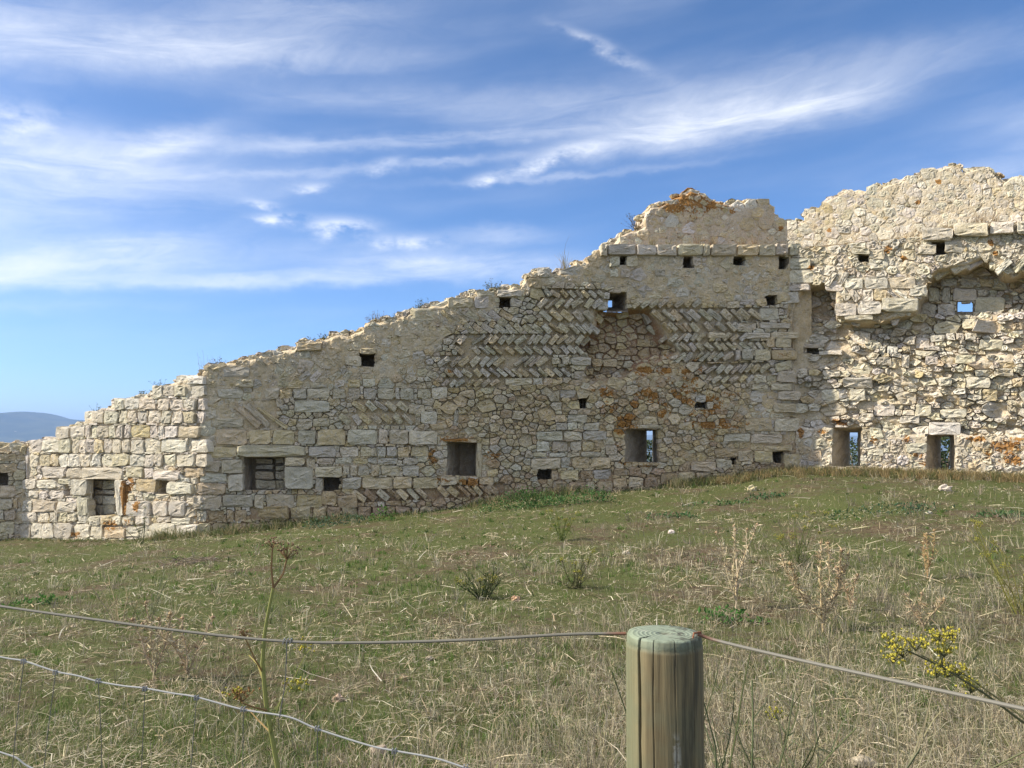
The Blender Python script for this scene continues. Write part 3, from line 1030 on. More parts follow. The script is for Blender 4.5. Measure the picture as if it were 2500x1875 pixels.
# window of the long face, near its middle: lintel, sill, right jamb
course(3, 2, 1210, 1243, [(240, 470)], proud=.05, kind='rub'); course(3, 2, 1240, 1490, [(470, 515)], proud=.02); course(3, 2, 1483, 1545, [(215, 340), (345, 400), (405, 485), (490, 600)], kind='rub')
course(3, 2, 1160, 1230, [(890, 1080), (1085, 1218), (1222, 1390)]); course(3, 2, 1230, 1305, [(892, 990), (998, 1122), (1128, 1210), (1212, 1310)]); course(3, 2, 1310, 1345, [(865, 968), (980, 1105), (1110, 1200), (1205, 1345)])
course(3, 2, 1350, 1432, [(855, 1062)], proud=.05); course(3, 2, 1342, 1425, [(1064, 1133), (1140, 1272), (1276, 1420)]); course(3, 2, 1435, 1508, [(1000, 1055), (1058, 1195), (1198, 1290), (1292, 1425)])
course(3, 2, 1512, 1590, [(1010, 1110), (1115, 1250), (1255, 1310), (1315, 1432)]); course(3, 2, 1260, 1330, [(1380, 1465), (1400, 1470)]); course(3, 2, 1145, 1225, [(0, 195)])
course(3, 2, 865, 930, [(50, 148), (150, 266), (1052, 1170)]); course(3, 2, 785, 842, [(672, 862)]); course(3, 2, 782, 842, [(870, 940), (945, 1008)]); course(3, 2, 1040, 1100, [(1020, 1105), (1110, 1250)], tilt=.2)
course(3, 2, 1100, 1158, [(1030, 1108), (1112, 1180), (1182, 1225), (1228, 1340)]); course(3, 2, 640, 698, [(1000, 1062), (1068, 1128), (1132, 1276)], proud=.06)
course(3, 2, 1140, 1150, [(1540, 1760)], proud=.06, kind='rub'); course(3, 2, 1112, 1150, [(1545, 1770)], proud=.08); course(3, 2, 1380, 1408, [(1610, 1755)], proud=.05, kind='rub')
course(3, 2, 215, 300, [(265, 450), (452, 560)]); course(3, 2, 165, 222, [(470, 605), (610, 790)]); course(3, 2, 290, 385, [(0, 190)]); course(3, 2, 85, 155, [(835, 935)]); course(3, 2, 5, 80, [(905, 990)], proud=.03)
# cornice of squared blocks
course(4, 2, 648, 758, [232, 308, 562, 745, 928, 1160, 1228, 1466, 1658, 1808, 1928, 2042], proud=.075, r=.16)
course(4, 2, 760, 855, [(320, 420), (470, 580)], kind='block'); course(4, 2, 870, 950, [(330, 410), (420, 510), (735, 830)])
course(4, 2, 1110, 1145, [(1722, 1885)], proud=.05); course(4, 2, 1140, 1205, [(1640, 1742), (1500, 1635)]); course(4, 2, 1160, 1225, [(1305, 1372), (1378, 1495)])
course(4, 2, 1065, 1108, [(340, 490)], proud=.07); course(4, 2, 1165, 1240, [(215, 318)]); course(4, 2, 1085, 1150, [(270, 330)])
course(4, 2, 1225, 1340, [(1670, 1850)], proud=.03); course(4, 2, 1355, 1420, [(1480, 1640), (1645, 1670), (1672, 1950)], proud=.04)
course(4, 2, 1440, 1500, [(1208, 1368), (1552, 1768), (1772, 2022)], proud=.04); course(5, 2, 85, 182, [(1735, 1810), (1814, 1962)], proud=.04)
course(5, 2, 192, 300, [(1452, 1500), (1505, 1620), (1625, 1768), (1772, 2010)], proud=.05)
add([(1891, 888), (1927, 880), (1931, 898), (1896, 910)], 2, proud=.05); course(5, 2, 388, 500, [(1830, 1996)], proud=.05); course(5, 2, 420, 490, [(1620, 1735), (1740, 1828)])
course(5, 2, 500, 570, [(1600, 1752), (1768, 1960)], proud=.04); course(5, 2, 570, 655, [(1835, 2036)], proud=.07); course(5, 2, 675, 770, [(1800, 2002)], proud=.05); course(5, 2, 815, 935, [(1540, 1785), (1800, 2032)], proud=.04)
course(5, 2, 780, 812, [(1890, 2025)]); course(5, 2, 950, 1040, [(1350, 1590), (1592, 1880)]); course(5, 2, 1050, 1115, [(1710, 1972)], proud=.04); course(5, 2, 1085, 1175, [(1262, 1490)])
course(5, 2, 1200, 1292, [(1055, 1278)], proud=.04); course(5, 2, 1180, 1268, [(1282, 1432)]); course(5, 2, 1105, 1218, [(1475, 1620), (1622, 1798)]); course(5, 2, 1300, 1415, [(780, 940), (942, 1098), (1102, 1245), (1250, 1370), (1373, 1470)], proud=.04)
course(5, 2, 1260, 1345, [(360, 490), (495, 610), (175, 345), (50, 170)]); course(5, 2, 1345, 1440, [(210, 352), (357, 485), (495, 632), (638, 765)]); course(5, 2, 1125, 1290, [(1890, 2050)], proud=.02)
course(5, 2, 1225, 1280, [(1435, 1520), (1525, 1640), (1650, 1775)]); course(5, 2, 610, 675, [(1095, 1195)]); course(5, 2, 730, 785, [(1270, 1390), (1120, 1230)], kind='rub')
course(5, 2, 850, 920, [(945, 1070), (1080, 1150), (1155, 1280), (1300, 1425)], kind='rub')
# --- herringbone courses, left of the hollow
herring(2, 1338, 706, 727, 1472, 708, 729, -1, 18); herring(2, 1325, 727, 754, 1462, 727, 754, 1, 20); herring(2, 1332, 755, 786, 1466, 755, 786, -1, 20)
herring(2, 1335, 789, 815, 1468, 789, 816, -1, 17); herring(2, 1100, 789, 815, 1330, 789, 815, -1, 22, proud=.008)
herring(2, 1115, 816, 842, 1448, 816, 842, 1, 18); herring(2, 1122, 844, 867, 1420, 843, 866, -1, 17); herring(2, 1082, 869, 897, 1346, 867, 895, 1, 18); herring(2, 1096, 899, 923, 1392, 897, 921, -1, 17)
herring(2, 1055, 757, 787, 1255, 754, 785, -1, 24, proud=.006); herring(2, 1088, 925, 946, 1230, 923, 944, 1, 20)
# right of the hollow
herring(2, 1590, 755, 785, 1856, 752, 783, -1, 19); herring(2, 1604, 787, 812, 1802, 785, 810, -1, 16); herring(2, 1628, 814, 836, 1728, 812, 834, 1, 15); herring(2, 1774, 812, 834, 1822, 812, 833, 1, 15)
herring(2, 1658, 835, 858, 1872, 834, 856, -1, 16); herring(2, 1662, 860, 885, 1796, 858, 882, 1, 17); herring(2, 1712, 890, 914, 1872, 886, 911, 1, 17); herring(2, 1730, 916, 937, 1840, 914, 934, 1, 20)
herring(2, 1555, 731, 753, 1710, 728, 752, 1, 24)
# lower band above the footing, and faint bands in the middle of the face
herring(2, 876, 1195, 1227, 1228, 1179, 1208, -1, 19, proud=.015); herring(2, 876, 977, 1006, 1000, 977, 1006, -1, 22); herring(2, 842, 1009, 1038, 1010, 1009, 1038, -1, 21); herring(2, 600, 980, 1046, 672, 980, 1046, -1, 24)
herring(2, 640, 872, 905, 860, 862, 895, -1, 26, proud=.004); herring(2, 690, 905, 935, 880, 900, 930, 1, 26, proud=.004)
# --- right sunlit face
course(6, 3, 688, 808, [(1285, 1572)], proud=.12); course(6, 3, 648, 778, [(1575, 1895)], proud=.13); course(6, 3, 636, 752, [(1905, 2118)], proud=.13); course(6, 3, 640, 750, [(2140, 2300), (2305, 2520), (2525, 2700)], proud=.13)
course(6, 3, 832, 938, [(1258, 1428)], proud=.04); course(6, 3, 795, 918, [(1498, 1668)], proud=.03); course(6, 3, 860, 935, [(660, 830)], proud=.06, tilt=.15); course(6, 3, 880, 980, [(815, 960), (1100, 1240)])
course(6, 3, 1365, 1482, [(505, 712)], proud=.10); course(6, 3, 1350, 1472, [(712, 938)], proud=.08); course(6, 3, 1318, 1452, [(928, 1268)], proud=.08); course(6, 3, 1478, 1534, [(598, 852)], proud=.10)
course(6, 3, 1158, 1258, [(420, 592)], proud=.05); course(6, 3, 1130, 1235, [(598, 770), (775, 995), (1000, 1240)], proud=.03); course(6, 3, 1238, 1345, [(758, 860), (862, 985)], proud=.03); course(6, 3, 1195, 1310, [(1190, 1345)], proud=.04)
for cx, cy in ((605, 1290), (690, 1300)):
    ax, ay = zq(6, cx, cy); add([(ax - 16, ay - 6), (ax - 2, ay - 17), (ax + 15, ay + 6), (ax + 2, ay + 17)], 3, proud=.05)
herring(3, 2180, 707, 732, 2215, 707, 732, -1, 13, proud=.05)
course(6, 3, 1380, 1512, [(85, 242)], proud=.05); course(6, 3, 1195, 1262, [(100, 288)], proud=.06); course(6, 3, 1265, 1375, [(80, 190)], proud=.03); course(6, 3, 955, 1060, [(100, 300)], proud=.02); course(6, 3, 1065, 1190, [(95, 320)])
for q in range(4):
    a = 2010 + q * 30
    add([(a + 2, 696), (a + 24, 664), (a + 36, 668), (a + 14, 700)], 3, proud=.03, tilt=.15)
for ax, ay, an in ((2378, 640, .5), (2450, 650, .7), (2492, 645, .8), (2300, 660, .6), (2345, 650, .4)):
    u, v = 22 * math.cos(an), -22 * math.sin(an)
    add([(ax - u - 5, ay - v - 6), (ax + u - 5, ay + v - 6), (ax + u + 5, ay + v + 7), (ax - u + 5, ay - v + 7)], 3, proud=.05, tilt=.15)
course(7, 3, 1030, 1150, [(1350, 1652)], proud=.20, r=.14); course(7, 3, 970, 1048, [(1088, 1272)], proud=.10); course(7, 3, 618, 728, [(1688, 1918)], proud=.11); course(7, 3, 540, 618, [(1942, 2124)], proud=.12)
course(7, 3, 868, 978, [(850, 1052)], proud=.05); course(7, 3, 868, 982, [(1230, 1385)], proud=.10, tilt=.2); course(7, 3, 735, 840, [(1825, 1985)], proud=.11, tilt=.15); course(7, 3, 908, 998, [(1450, 1705)], proud=.10)
course(7, 3, 735, 850, [(630, 780)], proud=.06, tilt=.2); course(7, 3, 730, 845, [(380, 548)], proud=.02); course(7, 3, 630, 725, [(570, 850)], proud=.12, tilt=.2); course(7, 3, 415, 510, [(1590, 1790)], proud=.08); course(7, 3, 330, 390, [(1300, 1460)], proud=.10)
course(7, 3, 275, 380, [(1810, 2025)], proud=.06); course(7, 3, 75, 180, [(1655, 1800)], proud=.10, tilt=.2); course(7, 3, 440, 520, [(870, 1010)], proud=.10); course(7, 3, 420, 545, [(1100, 1175)], proud=.10); course(7, 3, 430, 515, [(1320, 1445)], proud=.08)
course(7, 3, 555, 625, [(390, 555)], proud=.09); course(7, 3, 625, 715, [(1440, 1560), (2110, 2212)], proud=.10); course(7, 3, 255, 360, [(1225, 1360)], proud=.02); course(7, 3, 230, 300, [(1365, 1500)], proud=.06); course(7, 3, 370, 425, [(350, 570)], proud=.10, tilt=.2)
course(7, 3, 325, 358, [(190, 375)], proud=.10); course(7, 3, 215, 290, [(1505, 1595), (1600, 1675), (1680, 1790)], proud=.10, tilt=.2); course(7, 3, 340, 410, [(895, 965), (970, 1075), (1110, 1190)], proud=.09, tilt=.15)
course(7, 3, 1095, 1150, [(745, 830)], proud=.02); course(7, 3, 1085, 1105, [(470, 780)], proud=.06, kind='rub'); course(7, 3, 1290, 1390, [(265, 390), (300, 300)]); course(7, 3, 1270, 1340, [(795, 950)]); course(7, 3, 1220, 1320, [(1150, 1338)])
course(6, 3, 1180, 1310, [(1565, 1800)], proud=.05); course(6, 3, 1265, 1410, [(1770, 2060)], proud=.06); course(6, 3, 1330, 1440, [(1265, 1420), (1430, 1600)], proud=.05)
course(6, 3, 1180, 1320, [(1345, 1455), (1470, 1560)], proud=.03); course(6, 3, 1195, 1260, [(1805, 1890), (1900, 1990)], proud=.03); course(6, 3, 1090, 1170, [(1450, 1620), (1640, 1800), (1820, 1960)], proud=.02)
course(6, 3, 660, 738, [(535, 652)], proud=.02)
course(5, 2, 80, 155, [(620, 750)], proud=.04, kind='cavity'); course(5, 2, 170, 235, [(448, 568)], proud=.05, kind='cavity'); course(5, 2, 260, 340, [(205, 300), (305, 445)], proud=.06, kind='cavity')
# stones that wall up the two square openings
for ya, yb in ((1004, 1052), (1055, 1100), (1103, 1172), (1176, 1252)):
    course(2, 2, ya, yb, [(400 + random.uniform(-10, 0), 545 + random.uniform(-30, 10)), (548, 618)], shift=.50, proud=.06)
for ya, yb in ((1020, 1085), (1090, 1130), (1133, 1205), (1208, 1290)):
    course(1, 1, ya, yb, [(735, 800), (803, 900)], shift=.38, proud=.05)


# ------------------------------------------------------------------ rubble in all that is left
def style(px, py, k):
    """radius, flatness, joint, stand-out range, tilt"""
    if k == 3:
        if samp(ERO, px, py) > .5:
            return random.choice((6, 8, 9, 11, 13, 17, 21)), random.uniform(1.5, 2.4), 1.4, (-.06, .11), .30
        if py > 1045: return random.uniform(9, 18), 1.4, 1.2, (-.012, .016), .05
        return random.uniform(9, 19), 1.3, 1.3, (-.012, .016), .07
    if k in (4, 5):
        return random.uniform(8, 19), 1.25, 1.2, (-.014, .010), .05
    if k == 1: return random.uniform(9, 17), 1.4, 1.5, (-.01, .03), .10
    if k == 2:
        if samp(REC, px, py) > .12 and 1400 < px < 1680 and py > 740:
            return random.uniform(7, 13), 1.4, 1.8, (-.01, .07), .25
        if 1060 < px < 1440 and 925 < py < 1090: return random.choice((5, 7, 9, 11, 14, 18)), random.uniform(1.0, 2.2), 1.3, (-.02, .045), .14
        if 1440 < px < 1840 and 850 < py < 1060: return random.choice((5, 6, 8, 10, 12, 15)), random.uniform(1.0, 2.0), 1.3, (-.02, .045), .14
        if samp(FLU, px, py) > .6: return random.uniform(9, 21), 1.3, 1.6, (-.02, .008), .05
        return random.choice((5, 7, 8, 10, 12, 15)), random.uniform(1.1, 2.2), 1.3, (-.015, .035), .12
    return random.uniform(9, 16), 1.4, 1.6, (-.01, .03), .1


def simplify(poly, n):
    """drop the points that matter least, so that corners stay and edges run straight"""
    P = [np.array(p) for p in poly]
    while len(P) > n:
        m = len(P)
        ar = [abs((P[i - 1][0] - P[i][0]) * (P[(i + 1) % m][1] - P[i][1]) - (P[i - 1][1] - P[i][1]) * (P[(i + 1) % m][0] - P[i][0])) for i in range(m)]
        P.pop(int(np.argmin(ar)))
    out = []
    m = len(P)
    for i in range(m):
        a, b = P[i], P[(i + 1) % m]
        out.append(a)
        if np.linalg.norm(b - a) > 11: out.append((a + b) / 2 + RNG.uniform(-.7, .7, 2))
    return np.array(out)


def rubble(k):
    free = (ID == k) & ~OCC & ~OUT
    cy, cx = np.nonzero(free)
    if len(cx) == 0: return
    sx, sy, sr, sa, sj, sp, stl = [], [], [], [], [], [], []
    for f, cnt in ((1.0, 1.0 / 42), (.7, 1.0 / 26), (.45, 1.0 / 14)):
        pick = RNG.integers(0, len(cx), int(len(cx) * cnt))
        for q in pick:
            x = cx[q] - OX; y = cy[q]
            r, a, j, pr, tl = style(x, y, k)
            if k == 2 and 1400 < x < 1680 and 745 < y < 930 and samp(REC, x, y) > .12 and random.random() < .6: continue
            if k in (0, 1, 2) and samp(FLU, x, y) < .7 and f > .5:
                row = 22.0 + 4 * math.sin(x / 260.0)          # rough courses
                y = int(round((y - 8 * math.sin(x / 190.0)) / row) * row + 8 * math.sin(x / 190.0) + random.gauss(0, 2.6))
                if not (0 < y < H) or OCC[y, int(x + OX)] or ID[y, int(x + OX)] != k: continue
            r *= f
            if r < 3.4: continue
            ix = int(x + OX); iy = int(y); e = int(r * .42)
            if OCC[max(iy - e, 0):iy + e + 1, max(ix - e, 0):ix + e + 1].any(): continue
            if sx:
                dx = (np.array(sx) - x) / a; dy = np.array(sy) - y
                if (dx * dx + dy * dy < (0.92 * (np.array(sr) + r)) ** 2 * .95).any(): continue
            sx.append(x); sy.append(y); sr.append(r); sa.append(a); sj.append(j); sp.append(pr); stl.append(tl)
    X = np.array(sx, float); Y = np.array(sy, float); RR = np.array(sr); 
    blocked = OCC | OUT | (ID != k)
    for i in range(len(X)):
        r, a = RR[i], sa[i]
        na = 34
        ph = random.uniform(0, 6.28)
        ang = ph + np.arange(na) * 2 * math.pi / na + RNG.uniform(-.04, .04, na)
        dirs = np.stack((np.cos(ang), np.sin(ang)), -1)          # in squeezed space
        tmax = np.full(na, r * random.uniform(1.5, 2.3))
        near = np.nonzero((np.abs(X - X[i]) < 5 * 24) & (np.abs(Y - Y[i]) < 80))[0]
        near = near[near != i]
        if len(near):
            v = np.stack(((X[near] - X[i]) / a, Y[near] - Y[i]), -1)
            w = r / (r + RR[near])
            dv = dirs @ v.T
            t = np.where(dv > 1e-6, w[None, :] * (v ** 2).sum(1)[None, :] / np.maximum(dv, 1e-6), 1e9)
            tmax = np.minimum(tmax, t.min(1) - sj[i] * .55)
        st = np.arange(1.0, 40.0, 1.0)
        qx = X[i] + dirs[:, :1] * a * st[None, :]; qy = Y[i] + dirs[:, 1:] * st[None, :]
        hit = samp(blocked, qx, qy) & (st[None, :] > r * .3)
        first = np.where(hit.any(1), st[np.argmax(hit, 1)], 1e9)
        # the top of the wall may stand up a little over the line
        t = np.clip(np.minimum(tmax, first - sj[i] * .7), 2.0, None) * RNG.uniform(.98, 1.01, na)
        poly = simplify(np.stack((X[i] + dirs[:, 0] * a * t, Y[i] + dirs[:, 1] * t), -1), random.choice((5, 6, 6, 7, 7, 8)))
        lo, hi = sp[i]
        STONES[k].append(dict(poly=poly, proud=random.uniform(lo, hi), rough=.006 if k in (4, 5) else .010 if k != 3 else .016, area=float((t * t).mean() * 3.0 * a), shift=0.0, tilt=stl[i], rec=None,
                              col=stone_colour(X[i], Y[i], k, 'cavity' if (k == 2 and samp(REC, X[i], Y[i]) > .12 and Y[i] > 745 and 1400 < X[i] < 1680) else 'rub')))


OCC |= ROWS
for k in range(6):
    rubble(k)

# loose coping stones along the broken top
for k, x0, x1 in ((0, -60, 45), (1, 45, 478), (2, 485, 1462), (4, 1484, 1915), (5, 1925, 2600)):
    x = x0
    while x < x1:
        r = random.uniform(5, 13)
        y = float(lineat(TOPS[k], x)) + random.uniform(-.25, .5) * r
        n = 9
        an = np.sort(RNG.uniform(0, 2 * math.pi, n))
        an = np.arange(n) * 2 * math.pi / n + RNG.uniform(-.25, .25, n)
        rr = r * RNG.uniform(.75, 1.15, n)
        poly = np.stack((x + np.cos(an) * rr * 1.35, y + np.sin(an) * rr * .8), -1)
        STONES[k].append(dict(poly=poly, proud=random.uniform(-.05, .04), rough=.02, area=float(r * r * 3), shift=0.0, tilt=.3, rec=random.uniform(.12, .34),
                              col=stone_colour(x, y, k if k != 2 else 1, 'rub') * .95))
        x += r * random.uniform(1.2, 2.6)


def stone_geo(st, f):
    poly = st['poly']
    c = poly.mean(0)
    n = len(poly)
    d = poly - c
    ext = max(np.ptp(poly[:, 0]), 1), max(np.ptp(poly[:, 1]), 1)
    size = min(ext) * .008
    rec = st['rec'] if st['rec'] is not None else float(np.median(samp(REC, poly[:, 0] * .6 + c[0] * .4, poly[:, 1] * .6 + c[1] * .4)))
    face = rec - st['proud']
    tx, ty = random.gauss(0, st['tilt']), random.gauss(0, st['tilt'])
    if st['tilt'] > .2: ty = -abs(ty) * .8      # broken slabs show their upper faces less than their noses
    bev = min(.032, .16 * size + .006)
    rg = st['rough'] * (0.55 if size < .1 else 1.0)
    rings = [(1.0, face + .16), (1.0, face + bev * .6), (.955, face + bev * .1), (.62, face - .002), (.28, face - .003)]
    P = []; RC = []
    for s_, rc in rings:
        q = c + d * s_
        P.append(q)
        t = (q - c) * .008
        RC.append(np.full(n, rc) + t[:, 0] * tx + t[:, 1] * ty + (RNG.normal(0, rg, n) if rc < face + .1 else 0))
    P.append(c[None, :]); RC.append(np.array([face - .004 + random.gauss(0, rg)]))
    P = np.vstack(P); RC = np.concatenate(RC)
    V = f.hit(P[:, 0], P[:, 1], st['shift']) - f.N3[None, :] * RC[:, None]
    quads = []
    i = np.arange(n); j = (i + 1) % n
    for q in range(len(rings) - 1):
        quads.append(np.stack((q * n + i, q * n + j, (q + 1) * n + j, (q + 1) * n + i), -1))
    quads = np.vstack(quads)
    b = (len(rings) - 1) * n
    tri = np.stack((b + i, b + j, np.full(n, b + n)), -1)
    if ((poly[:, 0] * np.roll(poly[:, 1], -1) - np.roll(poly[:, 0], -1) * poly[:, 1]).sum()) > 0:
        quads = quads[:, ::-1]; tri = tri[:, ::-1]
    lich = samp(LICH, P[:, 0], P[:, 1]) * random.choice((.55, .85, 1.0, 1.2, 1.3))
    col = np.tile(st['col'], (len(V), 1)) * RNG.uniform(.93, 1.07, (len(V), 1))
    return V, quads, tri, col, lich


# ------------------------------------------------------------------ the mortar body behind the stones
def build_core(k, f, parent, u0, u1, thick=0.95):
    step = 0.027
    us = np.arange(u0, u1, step)
    zlo, zhi = -0.75, 7.4
    zs = np.arange(zlo, zhi, step)
    U, Z = np.meshgrid(us, zs)
    P0 = f.uz(U, Z)
    px, py = project(P0)
    top = lineat(TOPS[k], px) + 5.0 * (fbm(px / 9.0, px * 0 + k * 7, 31, 3) - .5)
    base_ledge = None
    ok = py > top
    # the part under the meadow stays, so that the wall is rooted
    if k in (4, 5):
        led = lineat(TOP_L if k == 4 else TOP_R, px) + 40
        ok &= py < led
    ok &= (px > -160) & (px < 2640)
    hole = samp(HOLE, px, py) & (py < H)
    rec = np.where(py < H - 1, samp(REC, px, py), 0.0)
    own = np.where(py < H - 1, samp(ID, px, py) == k, True)
    rec = np.where(own, rec, np.where(py < H - 1, 0.02, 0))
    flu = samp(FLU, px, py)
    ero = samp(ERO, px, py) if k == 3 else np.zeros_like(px)
    rr = rec + np.where(ero > .5, .035, .055 if k in (0, 2) else .045) * (1 - flu) + .001 * flu
    rr = rr + .030 * (fbm(U * 9, Z * 9, 41 + k, 4, .6) - .5) + ero * .05 * (fbm(U * 5.0, Z * 7.5, 51, 3) - .5)
    rr = rr + .035 * np.clip(fbm(U * 16, Z * 16, 61 + k, 2) - .62, 0, 1) * 4 * flu
    V = P0 - f.N3 * rr[..., None]
    nu = len(us)
    okq = (ok & ~hole)
    q = okq[:-1, :-1] & okq[1:, :-1] & okq[:-1, 1:] & okq[1:, 1:]
    iy, ix = np.nonzero(q)
    a = iy * nu + ix
    Q = np.stack((a, a + 1, a + nu + 1, a + nu), -1)
    # skirt: the boundary runs back through the thickness of the wall
    E = np.concatenate((Q[:, [0, 1]], Q[:, [1, 2]], Q[:, [2, 3]], Q[:, [3, 0]]))
    key = np.minimum(E[:, 0], E[:, 1]).astype(np.int64) * (nu * len(zs)) + np.maximum(E[:, 0], E[:, 1])
    uq, inv, cnt = np.unique(key, return_inverse=True, return_counts=True)
    B = E[cnt[inv] == 1]
    Vf = V.reshape(-1, 3)
    hz = np.zeros(hole.shape, bool)
    for dy in (-2, -1, 0, 1, 2):
        for dx in (-2, -1, 0, 1, 2):
            hz |= np.roll(np.roll(hole, dy, 0), dx, 1)
    hz = hz.reshape(-1)
    B = B[~(hz[B[:, 0]] & hz[B[:, 1]])]
    used, invu = np.unique(Q, return_inverse=True)
    remap = np.full(len(Vf), -1); remap[used] = np.arange(len(used))
    V1 = Vf[used]
    pxu, pyu = px.reshape(-1)[used], py.reshape(-1)[used]
    Q = remap[Q]; B = remap[B]
    bv, invb = np.unique(B, return_inverse=True)
    invb = invb.reshape(B.shape)
    V2 = f.uz(f.u_of(V1[bv]), V1[bv][:, 2]) - f.N3 * thick
    n1 = len(V1)
    SK = np.stack((B[:, 1], B[:, 0], n1 + invb[:, 0], n1 + invb[:, 1]), -1)
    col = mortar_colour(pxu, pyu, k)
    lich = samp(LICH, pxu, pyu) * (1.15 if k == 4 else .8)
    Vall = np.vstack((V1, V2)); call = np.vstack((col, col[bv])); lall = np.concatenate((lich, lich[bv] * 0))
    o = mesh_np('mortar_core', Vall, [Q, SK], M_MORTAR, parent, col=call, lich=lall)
    # rear face, coarse, open only at the slits
    cs = .12
    us2 = np.arange(u0, u1, cs); zs2 = np.arange(zlo, zhi, cs)
    U2, Z2 = np.meshgrid(us2, zs2)
    Pb0 = f.uz(U2, Z2)
    pxa, pya = project(Pb0)
    okb = pya > lineat(TOPS[k], pxa) + 6
    if k in (4, 5):
        okb &= pya < lineat(TOP_L if k == 4 else TOP_R, pxa) + 40
    Pb = Pb0 - f.N3 * thick
    pxb, pyb = project(Pb)
    for kk, rc, d, b, t in HOLES:
        if kk == k and t:
            okb &= ~((pxb > b[0] - 24) & (pxb < b[2] + 24) & (pyb > b[1] - 24) & (pyb < b[3] + 24))
    q = okb[:-1, :-1] & okb[1:, :-1] & okb[:-1, 1:] & okb[1:, 1:]
    iy, ix = np.nonzero(q)
    n2 = len(us2)
    a = iy * n2 + ix
    Qb = np.stack((a, a + n2, a + n2 + 1, a + 1), -1)
    us_, invs = np.unique(Qb, return_inverse=True)
    Vb = Pb.reshape(-1, 3)[us_]
    mesh_np('rear_face', Vb, invs.reshape(Qb.shape), M_MORTAR, parent,
            col=np.tile((.42, .36, .27), (len(Vb), 1)), lich=np.zeros(len(Vb)))


def reveal(k, f, parent, rc, d, b, through):
    x0, y0, x1, y1 = rc
    g = 4.0
    front = [(x0 - g, y0 - g), (x1 + g, y0 - g), (x1 + g, y1 + g), (x0 - g, y1 + g)]
    if b is None:
        # a plain putlog hole: the same section right through
        Pf = [f.hit(x, y) for x, y in front]
        Pb = [p - f.N3 * d for p in Pf]
    else:
        Pb = [f.hit(x, y, d) for x, y in ((b[0], b[1]), (b[2], b[1]), (b[2], b[3]), (b[0], b[3]))]
    r0 = float(samp(REC, (x0 + x1) / 2, (y0 + y1) / 2)) + .035
    Pf = [f.hit(x, y) - f.N3 * r0 for x, y in front]
    n = 9
    V = []; Q = []; C = []
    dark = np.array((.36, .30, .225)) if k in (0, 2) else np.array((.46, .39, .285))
    for s_ in range(4):
        a0, a1, c0, c1 = np.array(Pf[s_]), np.array(Pf[(s_ + 1) % 4]), np.array(Pb[s_]), np.array(Pb[(s_ + 1) % 4])
        base = len(V)
        for i in range(n):
            for j in range(n):
                u, v = i / (n - 1), j / (n - 1)
                p = (a0 * (1 - u) + a1 * u) * (1 - v) + (c0 * (1 - u) + c1 * u) * v
                if 0 < u < 1 and 0 < v < 1: p = p + RNG.normal(0, .011, 3)
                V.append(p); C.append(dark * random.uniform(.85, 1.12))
        for i in range(n - 1):
            for j in range(n - 1):
                q = base + i * n + j
                Q.append((q, q + n, q + n + 1, q + 1))
    if not through:
        base = len(V)
        m_ = 7
        for i in range(m_):
            for j in range(m_):
                u, v = i / (m_ - 1), j / (m_ - 1)
                p = (np.array(Pb[0]) * (1 - u) + np.array(Pb[1]) * u) * (1 - v) + (np.array(Pb[3]) * (1 - u) + np.array(Pb[2]) * u) * v
                V.append(p - f.N3 * random.uniform(-.01, .03) if 0 < u < 1 and 0 < v < 1 else p); C.append(dark * .9)
        for i in range(m_ - 1):
            for j in range(m_ - 1):
                q = base + i * m_ + j
                Q.append((q, q + 1, q + m_ + 1, q + m_))
    V = np.array(V)
    ppx, ppy = project(V)
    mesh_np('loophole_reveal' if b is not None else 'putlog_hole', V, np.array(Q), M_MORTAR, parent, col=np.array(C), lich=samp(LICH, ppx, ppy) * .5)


WALLS = [
    ('stone_wall', 'short shaded stone wall end with a dark square hole beside the distant mountain', 0),
    ('stone_wall', 'sunlit cream limestone wall in low courses with one square walled-up window', 1),
    ('stone_wall', 'long shaded stone wall with herringbone courses, loopholes and a sloping broken top', 2),
    ('stone_wall', 'tall sunlit stone wall with its facing fallen away and a niche showing the sky', 3),
    ('parapet_wall', 'ragged shaded parapet with orange lichen on its peak above the block cornice', 4),
    ('parapet_wall', 'sunlit pale rubble parapet rising above the fallen facing', 5),
]
URANGE = {}
for name, label, k in WALLS:
    f = FAC[k]
    if k == 4: u0, u1 = float(f.u_of(f.hit(1378, 600))), float(f.u_of(f.hit(1950, 560)))
    elif k == 5: u0, u1 = float(f.u_of(f.hit(1900, 560))), f.L
    elif k == 2: u0, u1 = 0.0, f.L
    elif k == 1: u0, u1 = -.05, f.L
    else: u0, u1 = 0.0, f.L
    mid = f.uz((u0 + u1) / 2, 0)
    zb = float(ground_z(mid[0], mid[1])) if k < 4 else 3.9
    root = empty(name, (mid[0], mid[1], zb))
    tag(root, label, 'wall' if k < 4 else 'parapet', 'zigzag walls of the ruined fort', 'thing')
    build_core(k, f, root, u0, u1)
    for kk, rc, d, b, t in HOLES:
        if kk == k: reveal(k, f, root, rc, d, b, t)
    L = sorted(STONES[k], key=lambda s: -s['area'])
    VV, QQ, TT, CC, LL, base = [], [], [], [], [], 0
    for i, st in enumerate(L):
        V, q, t, c, l = stone_geo(st, f)
        if i < 298:
            mesh_np('stone', V, [q, t], M_STONE, root, col=c, lich=l)
        else:
            VV.append(V); QQ.append(q + base); TT.append(t + base); CC.append(c); LL.append(l); base += len(V)
    if VV:
        o = mesh_np('rubble_stones', np.vstack(VV), [np.vstack(QQ), np.vstack(TT)], M_STONE, root, col=np.vstack(CC), lich=np.concatenate(LL))
        o['kind'] = 'stuff'
    print('wall', k, 'stones', len(L))

